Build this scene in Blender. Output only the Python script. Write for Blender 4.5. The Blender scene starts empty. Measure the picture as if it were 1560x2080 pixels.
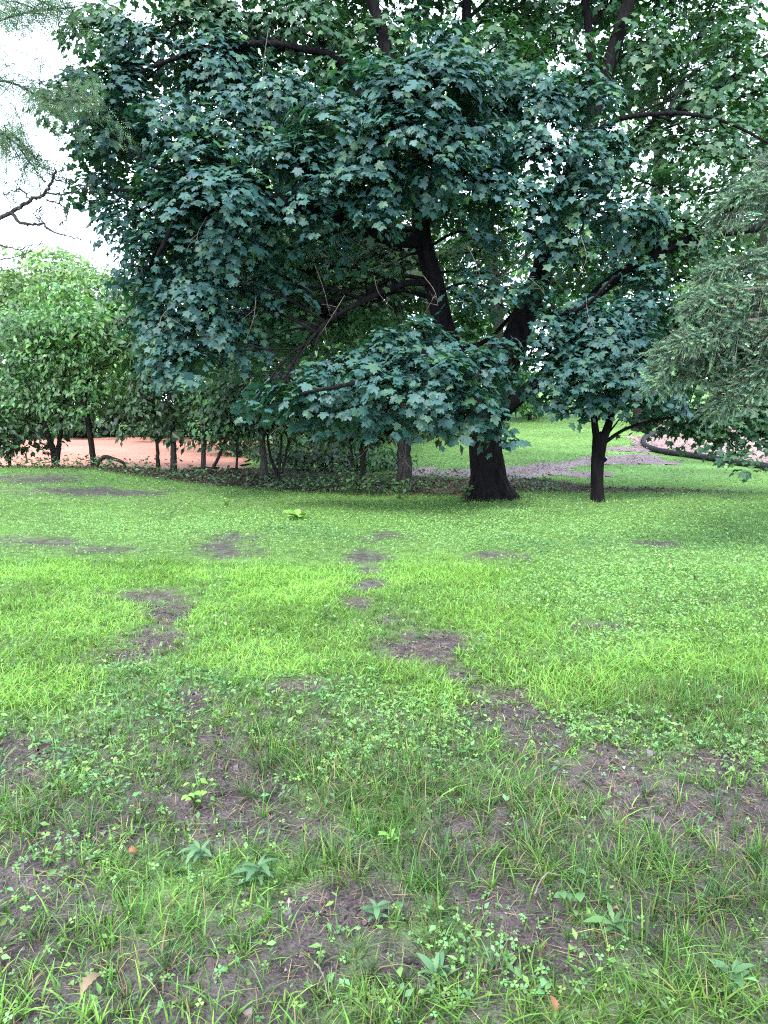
import bpy, math
import numpy as np
from mathutils import Vector

# ------------------------------------------------------------------ camera, sky, sun, exposure
SC = bpy.context.scene
COL = SC.collection
CAM_H, FPX, HORIZ = 1.55, 1502.0, 820.0          # eye height, focal length and horizon row (1560x2080 frame)
PITCH = math.atan((1040.0 - HORIZ) / FPX)
cd = bpy.data.cameras.new('camera')
cam = bpy.data.objects.new('camera', cd)
COL.objects.link(cam)
cam.location = (0, 0, CAM_H)
cam.rotation_euler = (math.pi / 2 - PITCH, 0, 0)
cd.sensor_fit = 'VERTICAL'
cd.sensor_height = 36.0
cd.lens = 36.0 * FPX / 2080.0
cd.clip_start, cd.clip_end = 0.05, 2000
SC.camera = cam

SUN_EL, SUN_AZ = math.radians(51), math.radians(203)      # soft light through cloud, from behind the camera
W = bpy.data.worlds.new('World')
SC.world = W
W.use_nodes = True
wn, wl = W.node_tree.nodes, W.node_tree.links
wn.clear()
sky = wn.new('ShaderNodeTexSky')
sky.sky_type = 'NISHITA'
sky.sun_disc = False
sky.sun_elevation = SUN_EL
sky.sun_rotation = SUN_AZ
sky.air_density, sky.dust_density, sky.ozone_density = 1.0, 4.0, 1.0
cloud = wn.new('ShaderNodeMixRGB')                        # closed cloud cover over the clear sky
cloud.inputs['Fac'].default_value = 0.8
cloud.inputs['Color2'].default_value = (8.2, 9.8, 11.2, 1)
bg = wn.new('ShaderNodeBackground')
bg.inputs['Strength'].default_value = 0.105
wo = wn.new('ShaderNodeOutputWorld')
wl.new(sky.outputs[0], cloud.inputs['Color1'])
wl.new(cloud.outputs[0], bg.inputs['Color'])
wl.new(bg.outputs[0], wo.inputs['Surface'])

sd = bpy.data.lights.new('sun', 'SUN')
sd.energy, sd.angle, sd.color = 1.5, math.radians(18), (1.0, 0.97, 0.91)
sun = bpy.data.objects.new('sun', sd)
COL.objects.link(sun)
sun.location = (0, -20, 40)
_sdir = Vector((math.sin(SUN_AZ) * math.cos(SUN_EL), math.cos(SUN_AZ) * math.cos(SUN_EL), math.sin(SUN_EL)))
sun.rotation_euler = (-_sdir).to_track_quat('-Z', 'Y').to_euler()

vs = SC.view_settings
SC.display_settings.display_device = 'sRGB'
vs.view_transform, vs.look, vs.gamma, vs.exposure = 'Standard', 'None', 1.0, 2.05
vs.use_curve_mapping = False
SC.render.engine = 'CYCLES'
cy = SC.cycles
cy.max_bounces, cy.diffuse_bounces, cy.glossy_bounces, cy.transmission_bounces = 5, 3, 2, 3
cy.use_denoising = False
cy.pixel_filter_type = 'BLACKMAN_HARRIS'
cy.filter_width = 1.15
cy.use_light_tree = False
cy.adaptive_threshold = 0.02
cy.sample_clamp_indirect = 4.0

# ------------------------------------------------------------------ numeric helpers
R = np.random.default_rng(11)
CP, SP = math.cos(PITCH), math.sin(PITCH)


def px(x, y, d):
    """A place in the world: d metres in front of the camera position, seen at column x, row y of the photograph."""
    u, v = (x - 780.0) / FPX, (1040.0 - y) / FPX
    fy, fz = CP + v * SP, -SP + v * CP
    s = d / fy
    return np.array([u * s, d, CAM_H + fz * s])


def to_px(P):
    P = np.asarray(P, float)
    rz = P[..., 2] - CAM_H
    dep = P[..., 1] * CP - rz * SP
    up = P[..., 1] * SP + rz * CP
    dep = np.maximum(dep, 1e-3)
    return 780 + FPX * P[..., 0] / dep, 1040 - FPX * up / dep


def sstep(a, b, x):
    t = np.clip((np.asarray(x, float) - a) / (b - a), 0, 1)
    return t * t * (3 - 2 * t)


_LAT = np.random.default_rng(5).random((256, 256))


def vnoise(x, y, octaves=3, f=1.0, gain=0.5):
    x, y = np.asarray(x, float), np.asarray(y, float)
    tot, amp, norm = 0.0, 1.0, 0.0
    for o in range(octaves):
        X, Y = x * f + 17.3 * o, y * f + 9.1 * o
        i, j = np.floor(X).astype(int), np.floor(Y).astype(int)
        a, b = X - i, Y - j
        a, b = a * a * (3 - 2 * a), b * b * (3 - 2 * b)
        g = lambda p, q: _LAT[p & 255, q & 255]
        tot = tot + amp * ((g(i, j) * (1 - a) + g(i + 1, j) * a) * (1 - b) + (g(i, j + 1) * (1 - a) + g(i + 1, j + 1) * a) * b)
        norm += amp
        amp *= gain
        f *= 2.03
    return tot / norm


def unit(v):
    v = np.asarray(v, float)
    return v / np.maximum(np.linalg.norm(v, axis=-1, keepdims=True), 1e-9)


def terr(x, y):
    x, y = np.asarray(x, float), np.asarray(y, float)
    w = np.where(y < 14.0, 5.5, 2.6)
    hump = 0.30 * sstep(0.5, -7.5, x) * np.exp(-((y - 14.0) / w) ** 2)
    rise = 0.074 * (np.sqrt((np.maximum(y, 0) - 18.0) ** 2 + 9) + (np.maximum(y, 0) - 18.0)) / 2
    rise = np.where(y > 70, 0.074 * 52.2, rise) * sstep(-5.0, 2.0, x)
    rise = rise + 0.018 * np.clip(y - 17.5, 0, 40) * sstep(-3.0, -6.0, x)
    soft = (vnoise(x, y, 2, 0.35) - 0.5) * 0.10
    fine = (vnoise(x, y, 3, 3.2) - 0.5) * 0.035 * np.exp(-np.maximum(y, 0) / 18)
    return hump + rise + soft + fine


def ground_at(x, y):
    """Where the sight line through column x, row y meets the ground."""
    a, b = px(x, y, 1.0), px(x, y, 2.0)
    o, dr = 2 * a - b, b - a
    t = np.concatenate([np.arange(1.2, 30, 0.02), np.arange(30, 150, 0.1)])
    P = o + t[:, None] * dr
    hit = np.nonzero(P[:, 2] <= terr(P[:, 0], P[:, 1]))[0]
    p = P[hit[0]] if len(hit) else P[-1]
    p = p.copy()
    p[2] = float(terr(p[0], p[1]))
    return p


def spline(pts, n=8):
    p = np.asarray(pts, float)
    if len(p) < 3:
        t = np.linspace(0, 1, n + 1)[:, None]
        return p[0] * (1 - t) + p[-1] * t
    q = np.vstack([2 * p[0] - p[1], p, 2 * p[-1] - p[-2]])
    out = []
    for i in range(1, len(q) - 2):
        t = np.linspace(0, 1, n, endpoint=False)[:, None]
        a, b, c, d = q[i - 1], q[i], q[i + 1], q[i + 2]
        out.append(0.5 * (2 * b + (c - a) * t + (2 * a - 5 * b + 4 * c - d) * t * t + (3 * b - a - 3 * c + d) * t ** 3))
    out.append(q[-2][None])
    return np.vstack(out)


class Mesh:
    """Collects triangles and quads with a colour per vertex."""

    def __init__(self):
        self.v, self.t, self.q, self.c, self.n = [], [], [], [], 0

    def add(self, v, tris=None, quads=None, col=None):
        v = np.asarray(v, float)
        if tris is not None and len(tris):
            self.t.append(np.asarray(tris, np.int64) + self.n)
        if quads is not None and len(quads):
            self.q.append(np.asarray(quads, np.int64) + self.n)
        if col is None:
            col = (0.1, 0.1, 0.1)
        c = np.broadcast_to(np.asarray(col, float), (len(v), 3))
        self.v.append(v)
        self.c.append(c)
        self.n += len(v)

    def build(self, name, mat, parent=None, smooth=False, origin=None):
        me = bpy.data.meshes.new(name)
        V = np.vstack(self.v)
        if origin is not None:
            V = V - np.asarray(origin)
        C = np.vstack(self.c)
        T = np.vstack(self.t) if self.t else np.zeros((0, 3), int)
        Q = np.vstack(self.q) if self.q else np.zeros((0, 4), int)
        me.vertices.add(len(V))
        me.vertices.foreach_set('co', V.astype(np.float32).ravel())
        li = np.concatenate([T.ravel(), Q.ravel()]).astype(np.int32)
        me.loops.add(len(li))
        me.loops.foreach_set('vertex_index', li)
        nf = len(T) + len(Q)
        me.polygons.add(nf)
        st = np.concatenate([np.arange(len(T)) * 3, len(T) * 3 + np.arange(len(Q)) * 4]).astype(np.int32)
        me.polygons.foreach_set('loop_start', st)
        me.polygons.foreach_set('use_smooth', np.full(nf, bool(smooth)))
        me.update(calc_edges=True)
        at = me.attributes.new('Col', 'FLOAT_COLOR', 'POINT')
        at.data.foreach_set('color', np.hstack([C, np.ones((len(C), 1))]).astype(np.float32).ravel())
        me.materials.append(mat)
        o = bpy.data.objects.new(name, me)
        COL.objects.link(o)
        if parent is not None:
            o.parent = parent
        if origin is not None:
            o.location = origin if parent is None else np.asarray(origin) - np.array(parent.location)
        elif parent is not None:
            o.location = -parent.location if parent.parent is None else (0, 0, 0)
        return o


def tag(o, label=None, cat=None, group=None, kind=None):
    for k, v in (('label', label), ('category', cat), ('group', group), ('kind', kind)):
        if v:
            o[k] = v
    return o


def empty(name, loc, label, cat, group=None):
    e = bpy.data.objects.new(name, None)
    e.empty_display_size = 0.2
    e.location = [float(c) for c in loc]
    COL.objects.link(e)
    return tag(e, label, cat, group)


def tube(m, path, rad, n=6, col=(0.1, 0.1, 0.1), ridge=0.0, seed=0, cap=True):
    p = np.asarray(path, float)
    k = len(p)
    rad = np.broadcast_to(np.asarray(rad, float), (k,))
    tan = unit(np.gradient(p, axis=0))
    ref = np.array([1.0, 0, 0]) if abs(tan[0][0]) < 0.8 else np.array([0, 1.0, 0])
    A = np.zeros((k, 3))
    a = ref - tan[0] * (ref @ tan[0])
    for i in range(k):
        a = a - tan[i] * (a @ tan[i])
        a = a / max(np.linalg.norm(a), 1e-9)
        A[i] = a
    B = np.cross(tan, A)
    th = np.arange(n) * 2 * math.pi / n
    rr = rad[:, None] * np.ones((1, n))
    if ridge:
        z = np.arange(k)[:, None] * 0.35
        g = vnoise(np.cos(th)[None] * 2.1 + 40 + seed, np.sin(th)[None] * 2.1 + z * 0.25 + 30, 2, 1.0) - 0.5
        h = np.sin(th[None] * 9 + 2.2 * g * 6 + seed) * 0.45 + (np.sin(th[None] * 19 + g * 11 + seed) * 0.5 if n > 30 else 0)
        rr = rr * (1 + ridge * (1.6 * g + 0.35 * h))
    V = p[:, None] + rr[..., None] * (np.cos(th)[None, :, None] * A[:, None] + np.sin(th)[None, :, None] * B[:, None])
    V = V.reshape(-1, 3)
    i, j = np.meshgrid(np.arange(k - 1), np.arange(n), indexing='ij')
    i, j = i.ravel(), j.ravel()
    Q = np.stack([i * n + j, i * n + (j + 1) % n, (i + 1) * n + (j + 1) % n, (i + 1) * n + j], 1)
    T = None
    if cap:
        V = np.vstack([V, p[-1] + tan[-1] * rad[-1] * 0.6])
        jj = np.arange(n)
        T = np.stack([(k - 1) * n + jj, (k - 1) * n + (jj + 1) % n, np.full(n, k * n)], 1)
    m.add(V, T, Q, col)


def frames(N, T):
    N = unit(N)
    T = unit(T - N * np.sum(T * N, 1, keepdims=True))
    return np.cross(T, N), T, N


def scatter(m, tmpl, P, N, T, S, C, zs=None):
    """One copy of a leaf template at every point: normal N, tip towards T, size S, colour C."""
    tv, tt = tmpl
    P, S = np.asarray(P, float), np.asarray(S, float)
    n, k = len(P), len(tv)
    if n == 0:
        return
    B, T, N = frames(np.asarray(N, float), np.asarray(T, float))
    zz = np.ones(n) if zs is None else zs
    V = P[:, None] + S[:, None, None] * (tv[None, :, 0, None] * B[:, None] + tv[None, :, 1, None] * T[:, None]
                                         + (zz[:, None] * tv[None, :, 2])[..., None] * N[:, None])
    tr = (tt[None] + (np.arange(n) * k)[:, None, None]).reshape(-1, 3)
    m.add(V.reshape(-1, 3), tr, None, np.repeat(np.asarray(C, float), k, axis=0))


def jit(n, s):
    return R.normal(0, s, (n, 3))


def palette(n, cols, var=0.16, weights=None):
    cols = np.asarray(cols, float)
    c = cols[R.choice(len(cols), n, p=weights)]
    return np.clip(c * np.exp(R.normal(0, var, (n, 1))) * np.exp(R.normal(0, 0.06, (n, 3))), 0.002, 0.9)


# ------------------------------------------------------------------ leaf shapes
def fan(outline, centre, zf):
    o = np.array(outline, float)
    v = np.vstack([[centre], o])
    z = np.array([zf(a, b) for a, b in v])
    k = len(o)
    t = np.array([[0, 1 + i, 1 + (i + 1) % k] for i in range(k)])
    return np.column_stack([v, z]), t


_h = [(0.07, 0.0), (0.20, -0.07), (0.46, 0.0), (0.36, 0.17), (0.58, 0.27), (0.66, 0.55), (0.46, 0.53), (0.29, 0.52), (0.32, 0.74), (0.13, 0.84)]
_mo = _h + [(0.0, 1.02)] + [(-a, b) for a, b in _h[::-1]]
MAPLE = fan(_mo, (0, 0.30), lambda a, b: -0.20 * a * a - 0.16 * max(b - 0.3, 0) ** 2 - 0.10 * max(0.3 - b, 0) + (0.05 if abs(a) < 0.25 and abs(a) > 0.1 else 0))
_l = [(0.46, -0.04), (0.37, 0.20), (0.65, 0.52), (0.30, 0.57)]
_lo = [(0.0, 0.0)] + _l + [(0.0, 1.02)] + [(-a, b) for a, b in _l[::-1]]
MAPLE_LO = (np.array([(a, b, -0.22 * a * a - 0.16 * b * b) for a, b in _lo]), np.array([[0, k, k + 1] for k in range(1, 9)]))
OVATE = (np.array([[0, 0, 0], [0.26, 0.40, 0.06], [0, 1, -0.10], [-0.26, 0.40, 0.06], [0, 0.45, 0]], float),
         np.array([[0, 1, 4], [1, 2, 4], [2, 3, 4], [3, 0, 4]]))
DIAM = (np.array([[0, 0, 0], [0.30, 0.45, 0.05], [0, 1, -0.08], [-0.30, 0.45, 0.05]], float), np.array([[0, 1, 2], [0, 2, 3]]))


def compound(pairs=9, length=1.0):
    """A feathery compound leaf: a rachis with pairs of narrow leaflets."""
    v, t = [], []
    for i in range(pairs):
        y = 0.12 + 0.86 * i / pairs
        for s in (-1, 1):
            k = len(v)
            v += [[0, y, -0.12 * y * y], [s * 0.10, y + 0.015, -0.12 * y * y], [s * 0.20, y + 0.10, -0.12 * y * y - 0.05], [s * 0.09, y + 0.085, -0.12 * y * y]]
            t += [[k, k + 1, k + 2], [k, k + 2, k + 3]]
    k = len(v)
    v += [[-0.006, 0, 0], [0.006, 0, 0], [0, 1, -0.12]]
    t += [[k, k + 1, k + 2]]
    return np.array(v, float), np.array(t)


def spruce_twig(n=26, seed=3):
    """A spruce shoot: a thin stem set all round with needles pointing forward."""
    r = np.random.default_rng(seed)
    v, t = [], []
    for i in range(n):
        y = i / n
        a = r.uniform(0, 2 * math.pi)
        d = np.array([math.cos(a) * 0.75, 0.75, math.sin(a) * 0.6])
        L = 0.22 * r.uniform(0.8, 1.15) * (1 - 0.3 * y)
        b = np.array([0, y, -0.05 * y * y])
        side = np.array([-math.sin(a), 0.1, math.cos(a)]) * 0.036
        k = len(v)
        v += [b - side, b + side, b + d * L]
        t += [[k, k + 1, k + 2]]
    k = len(v)
    v += [[-0.013, 0, 0.01], [0.013, 0, 0.01], [0, 1, -0.04], [0, 0, -0.013]]
    t += [[k, k + 1, k + 2], [k + 1, k + 3, k + 2], [k + 3, k, k + 2]]
    return np.array(v, float), np.array(t)


COMPOUND = compound(5)
SPRUCE = [spruce_twig(26, s) for s in (3, 4, 5)]


def clover_tmpl():
    v, t = [], []
    for i in range(3):
        a = i * 2 * math.pi / 3
        c, s = math.cos(a), math.sin(a)
        k = len(v)
        for (x, y, z) in [(0, 0.02, 0), (0.30, 0.42, 0.05), (0.24, 0.72, 0.02), (0, 0.64, 0.05), (-0.24, 0.72, 0.02), (-0.30, 0.42, 0.05)]:
            v.append([c * x - s * y, s * x + c * y, z])
        t += [[k, k + 1, k + 3], [k + 1, k + 2, k + 3], [k, k + 3, k + 5], [k + 3, k + 4, k + 5]]
    return np.array(v, float), np.array(t)


CLOVER = clover_tmpl()
CLOVER_LO = (CLOVER[0], np.array([[6 * i + a for a in t] for i in range(3) for t in ((0, 1, 3), (0, 3, 5))]))

# ------------------------------------------------------------------ materials


def new_mat(name):
    m = bpy.data.materials.new(name)
    m.use_nodes = True
    nt = m.node_tree
    nt.nodes.clear()
    return m, nt.nodes, nt.links


def leaf_mat(name, rough=0.4, spec=0.5, trans=0.3, warm=(1.25, 1.15, 0.45), attr=True, cols=None):
    m, n, l = new_mat(name)
    out = n.new('ShaderNodeOutputMaterial')
    p = n.new('ShaderNodeBsdfPrincipled')
    p.inputs['Roughness'].default_value = rough
    p.inputs['Specular IOR Level'].default_value = spec
    tr = n.new('ShaderNodeBsdfTranslucent')
    mix = n.new('ShaderNodeMixShader')
    mix.inputs['Fac'].default_value = trans
    if attr:
        c = n.new('ShaderNodeAttribute')
        c.attribute_name = 'Col'
        src = c.outputs['Color']
    else:
        oi = n.new('ShaderNodeObjectInfo')
        rp = n.new('ShaderNodeValToRGB')
        el = rp.color_ramp.elements
        el[0].color, el[1].color = (*cols[0], 1), (*cols[-1], 1)
        for i, k in enumerate(cols[1:-1]):
            e = el.new((i + 1) / (len(cols) - 1))
            e.color = (*k, 1)
        l.new(oi.outputs['Random'], rp.inputs['Fac'])
        src = rp.outputs['Color']
    mul = n.new('ShaderNodeMixRGB')
    mul.blend_type = 'MULTIPLY'
    mul.inputs['Fac'].default_value = 1
    mul.inputs['Color2'].default_value = (*warm, 1)
    l.new(src, mul.inputs['Color1'])
    l.new(src, p.inputs['Base Color'])
    l.new(mul.outputs[0], tr.inputs['Color'])
    l.new(p.outputs[0], mix.inputs[1])
    l.new(tr.outputs[0], mix.inputs[2])
    l.new(mix.outputs[0], out.inputs['Surface'])
    return m


def bark_mat(name, c1, c2, scale=7.0, stretch=0.18, bump=0.7):
    m, n, l = new_mat(name)
    out = n.new('ShaderNodeOutputMaterial')
    p = n.new('ShaderNodeBsdfPrincipled')
    p.inputs['Roughness'].default_value = 0.92
    p.inputs['Specular IOR Level'].default_value = 0.12
    g = n.new('ShaderNodeNewGeometry')
    mp = n.new('ShaderNodeMapping')
    mp.inputs['Scale'].default_value = (1, 1, stretch)
    nz = n.new('ShaderNodeTexNoise')
    nz.inputs['Scale'].default_value = scale * 2.2
    nz.inputs['Detail'].default_value = 6
    vo = n.new('ShaderNodeTexVoronoi')
    vo.feature = 'DISTANCE_TO_EDGE'
    vo.inputs['Scale'].default_value = scale * 2.4
    rp = n.new('ShaderNodeValToRGB')
    rp.color_ramp.elements[0].color, rp.color_ramp.elements[1].color = (*c1, 1), (*c2, 1)
    rp.color_ramp.elements[0].position, rp.color_ramp.elements[1].position = 0.3, 0.75
    ad = n.new('ShaderNodeMath')
    ad.operation = 'ADD'
    bp = n.new('ShaderNodeBump')
    bp.inputs['Strength'].default_value = bump
    bp.inputs['Distance'].default_value = 0.05
    l.new(g.outputs['Position'], mp.inputs['Vector'])
    l.new(mp.outputs[0], nz.inputs['Vector'])
    l.new(mp.outputs[0], vo.inputs['Vector'])
    l.new(nz.outputs['Fac'], rp.inputs['Fac'])
    l.new(nz.outputs['Fac'], ad.inputs[0])
    l.new(vo.outputs['Distance'], ad.inputs[1])
    l.new(ad.outputs[0], bp.inputs['Height'])
    l.new(rp.outputs[0], p.inputs['Base Color'])
    l.new(bp.outputs[0], p.inputs['Normal'])
    l.new(p.outputs[0], out.inputs['Surface'])
    return m


def earth_mat(name, attr, tint2, scale=9.0, contrast=0.55, rough=0.95, bump=0.6, dist=0.02, col=None):
    """Ground: base colour (vertex colour or plain) broken up with clods, specks and relief."""
    m, n, l = new_mat(name)
    out = n.new('ShaderNodeOutputMaterial')
    p = n.new('ShaderNodeBsdfPrincipled')
    p.inputs['Roughness'].default_value = rough
    p.inputs['Specular IOR Level'].default_value = 0.2
    g = n.new('ShaderNodeNewGeometry')
    n1, n2 = n.new('ShaderNodeTexNoise'), n.new('ShaderNodeTexNoise')
    n1.inputs['Scale'].default_value, n1.inputs['Detail'].default_value = scale, 8
    n2.inputs['Scale'].default_value, n2.inputs['Detail'].default_value = scale * 9, 5
    l.new(g.outputs['Position'], n1.inputs['Vector'])
    l.new(g.outputs['Position'], n2.inputs['Vector'])
    if attr:
        c = n.new('ShaderNodeAttribute')
        c.attribute_name = 'Col'
        src = c.outputs['Color']
    else:
        c = n.new('ShaderNodeRGB')
        c.outputs[0].default_value = (*col, 1)
        src = c.outputs[0]
    rp = n.new('ShaderNodeValToRGB')
    lo, hi = 1 - contrast, 1 + contrast * 0.8
    rp.color_ramp.elements[0].color, rp.color_ramp.elements[1].color = (lo, lo, lo, 1), (hi * tint2[0], hi * tint2[1], hi * tint2[2], 1)
    rp.color_ramp.elements[0].position, rp.color_ramp.elements[1].position = 0.32, 0.72
    av = n.new('ShaderNodeMath')
    av.operation = 'MULTIPLY_ADD'
    av.inputs[1].default_value = 0.5
    hf = n.new('ShaderNodeMath')
    hf.operation = 'MULTIPLY'
    hf.inputs[1].default_value = 0.5
    l.new(n2.outputs['Fac'], hf.inputs[0])
    l.new(n1.outputs['Fac'], av.inputs[0])
    l.new(hf.outputs[0], av.inputs[2])
    l.new(av.outputs[0], rp.inputs['Fac'])
    mul = n.new('ShaderNodeMixRGB')
    mul.blend_type = 'MULTIPLY'
    mul.inputs['Fac'].default_value = 1
    l.new(src, mul.inputs['Color1'])
    l.new(rp.outputs[0], mul.inputs['Color2'])
    bp = n.new('ShaderNodeBump')
    bp.inputs['Strength'].default_value = bump
    bp.inputs['Distance'].default_value = dist
    l.new(av.outputs[0], bp.inputs['Height'])
    l.new(mul.outputs[0], p.inputs['Base Color'])
    l.new(bp.outputs[0], p.inputs['Normal'])
    l.new(p.outputs[0], out.inputs['Surface'])
    return m


MAPLE_COLS = [(0.020, 0.073, 0.074), (0.025, 0.086, 0.083), (0.031, 0.098, 0.086), (0.044, 0.112, 0.066)]
M_MAPLE = leaf_mat('maple_leaf', 0.56, 0.55, 0.24, (1.5, 1.8, 0.5))
M_MAPLE1 = leaf_mat('maple_leaf_single', 0.56, 0.55, 0.24, (1.5, 1.8, 0.5), False, MAPLE_COLS)
M_LEAF = leaf_mat('tree_leaf', 0.45, 0.45, 0.3, (1.0, 1.2, 0.5))
M_NEEDLE = leaf_mat('spruce_needle', 0.55, 0.35, 0.1)
M_GRASS = leaf_mat('grass_blade', 0.5, 0.22, 0.35, (1.15, 1.1, 0.5))
M_WEED = leaf_mat('weed_leaf', 0.5, 0.25, 0.25, (1.1, 1.15, 0.5))
M_BARK = bark_mat('maple_bark', (0.0025, 0.002, 0.003), (0.013, 0.0105, 0.013))
M_BARK2 = bark_mat('young_bark', (0.012, 0.010, 0.010), (0.048, 0.042, 0.040), 14, 0.3, 0.4)
M_GREYBARK = bark_mat('grey_bark', (0.022, 0.020, 0.021), (0.080, 0.070, 0.068), 12, 0.3, 0.5)
M_TWIG = bark_mat('dry_twig', (0.09, 0.075, 0.07), (0.24, 0.20, 0.18), 20, 0.4, 0.3)
M_GROUND = earth_mat('lawn_soil', True, (1.0, 0.97, 0.97), 11, 0.8, 0.9, 1.0, 0.04)
M_FIELD = earth_mat('red_clay', True, (1.05, 0.95, 0.9), 2.5, 0.28, 0.95, 0.5, 0.05)
M_MULCH = earth_mat('wood_mulch', True, (1.05, 0.97, 0.95), 14, 0.5, 0.95, 0.8, 0.03)
M_DEAD = leaf_mat('dead_leaf', 0.7, 0.2, 0.12, (1.2, 1.0, 0.6))

# ------------------------------------------------------------------ lawn layout (world-fixed maps of cover and kind)


def blobs(P, lst, a=1.8, b=0.2):
    """Soft patches given by where they lie in the photograph; P are ground points."""
    X, Y = to_px(P)
    w = np.zeros(len(P))
    wob = (vnoise(P[:, 0], P[:, 1], 4, 2.6, .65) - 0.5) * 2.4 + (vnoise(P[:, 0], P[:, 1], 3, 11., .7) - 0.5) * 1.5
    for cx, cy_, sx, sy in lst:
        q = ((X - cx) / sx) ** 2 + ((Y - cy_) / sy) ** 2
        w = np.maximum(w, sstep(a, b, np.sqrt(q) + wob))
    return w


BARE = [(310, 1300, 70, 30), (260, 1330, 60, 16), (310, 1212, 85, 16), (745, 1190, 45, 16), (722, 1228, 40, 18), (735, 1128, 40, 14), (750, 1160, 30, 12), (790, 1262, 40, 14), (830, 1290, 40, 14), (930, 1375, 40, 16), (970, 1405, 40, 18), (1130, 1520, 50, 20), (330, 1250, 40, 16), (345, 1235, 40, 12), (400, 1440, 34, 30), (440, 1500, 34, 30), (500, 1620, 50, 30), (1400, 1620, 70, 26), (780, 1092, 40, 8), (870, 1315, 90, 26), (890, 1350, 50, 16),
        (1220, 1270, 55, 12), (70, 1102, 100, 10), (210, 1115, 70, 8), (450, 1115, 60, 14), (490, 1090, 60, 9), (160, 998, 120, 9), (60, 972, 90, 8), (270, 1000, 60, 8), (1010, 1440, 70, 36),
        (1075, 1490, 70, 30), (600, 1395, 60, 14), (480, 1570, 60, 70), (540, 1690, 130, 60), (680, 1850, 110, 60), (800, 1950, 80, 40), (640, 1960, 60, 40), (50, 1830, 80, 60), (40, 1560, 50, 60), (150, 1690, 90, 30),
        (1230, 1580, 90, 60), (1330, 1660, 110, 40), (1500, 1660, 90, 70), (1420, 1560, 60, 30), (1060, 1900, 60, 60), (960, 1700, 80, 40), (1010, 1850, 70, 50), (1150, 1960, 50, 30), (20, 1950, 60, 60), (400, 1650, 60, 30), (230, 1860, 60, 30), (1000, 1130, 60, 7), (1330, 1105, 70, 6)]
LUSH = [(120, 1270, 230, 60), (60, 1390, 110, 70), (560, 1280, 210, 55), (640, 1200, 180, 40), (930, 1165, 130, 36), (520, 1340, 160, 40), (1000, 1300, 130, 60), (1200, 1400, 140, 50), (900, 1400, 150, 50), (1400, 1340, 170, 60), (200, 1180, 200, 30), (100, 2075, 160, 30), (1200, 2050, 280, 40)]
CLOV = [(1320, 1170, 280, 80), (1150, 1075, 380, 40), (740, 1520, 190, 90), (180, 1600, 120, 50), (1290, 1480, 180, 50), (1480, 1520, 90, 50), (960, 1920, 110, 60), (400, 1075, 300, 25), (820, 1440, 160, 40), (140, 1730, 80, 40), (1340, 1300, 180, 60), (1100, 2020, 220, 40)]
DARK = [(430, 1385, 220, 45), (260, 1450, 170, 60), (650, 1420, 120, 40), (1080, 1110, 120, 14), (620, 1090, 140, 14), (350, 965, 420, 22), (1250, 1100, 100, 14), (80, 1530, 100, 50)]
TALL = [(1430, 1430, 160, 60), (1470, 1820, 130, 130), (830, 1640, 180, 60), (250, 1920, 140, 80), (1100, 1700, 200, 90), (700, 1770, 160, 50), (560, 1560, 130, 60), (1300, 1800, 160, 100), (950, 1790, 120, 90), (90, 1660, 120, 60)]


def lawn_edge(x):
    """How far the near lawn reaches before the shade of the trees."""
    return 12.5 + 1.6 * sstep(-1.0, -6.5, x) + 0.5 * (vnoise(x, x * 0 + 3.0, 3, 0.9) - 0.5)


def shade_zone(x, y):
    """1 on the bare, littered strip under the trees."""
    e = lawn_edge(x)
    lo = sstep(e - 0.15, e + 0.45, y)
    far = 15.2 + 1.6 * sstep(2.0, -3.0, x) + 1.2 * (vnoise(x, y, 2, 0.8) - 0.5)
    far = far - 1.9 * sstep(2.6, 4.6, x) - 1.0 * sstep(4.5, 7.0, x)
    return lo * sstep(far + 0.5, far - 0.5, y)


# ------------------------------------------------------------------ the ground sheet
def axis(stops):
    out = [stops[0][0]]
    for (a, s0), (b, s1) in zip(stops[:-1], stops[1:]):
        while out[-1] < b - 1e-6:
            f = (out[-1] - a) / (b - a)
            out.append(min(b, out[-1] + s0 + (s1 - s0) * f))
    return np.array(out)


_xs = axis([(0, .07), (2.6, .08), (8, .22), (16, .5), (40, 3), (400, 40)])
_xs = np.concatenate([-_xs[:0:-1], _xs])
_ys = axis([(-30, 6), (-4, 1), (1.2, .07), (4.5, .07), (9, .14), (18, .22), (36, .7), (90, 4), (700, 60)])
GX, GY = np.meshgrid(_xs, _ys, indexing='xy')
gx, gy = GX.ravel(), GY.ravel()
gz = terr(gx, gy)
gP = np.column_stack([gx, gy, gz])
vis = gy > 1.0
bare = np.zeros(len(gx))
bare[vis] = blobs(gP[vis], BARE, 1.55, .45) * (gy[vis] < 16)
gz = gz + (vnoise(gx, gy, 3, 9.0) - 0.5) * 0.03 * np.exp(-np.maximum(gy, 0) / 7) - 0.008 * bare
gP[:, 2] = gz
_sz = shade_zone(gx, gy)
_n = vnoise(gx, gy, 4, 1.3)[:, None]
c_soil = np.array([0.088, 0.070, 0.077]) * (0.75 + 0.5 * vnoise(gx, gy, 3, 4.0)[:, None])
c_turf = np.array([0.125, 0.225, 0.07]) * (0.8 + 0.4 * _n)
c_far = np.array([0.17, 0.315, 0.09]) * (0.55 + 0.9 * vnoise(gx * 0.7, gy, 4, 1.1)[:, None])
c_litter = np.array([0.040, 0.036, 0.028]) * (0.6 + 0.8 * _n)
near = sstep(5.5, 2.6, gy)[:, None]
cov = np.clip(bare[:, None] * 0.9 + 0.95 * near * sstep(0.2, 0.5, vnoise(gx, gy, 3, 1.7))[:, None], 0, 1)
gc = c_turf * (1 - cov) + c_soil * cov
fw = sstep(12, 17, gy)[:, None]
gc = gc * (1 - fw) + c_far * fw
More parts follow.
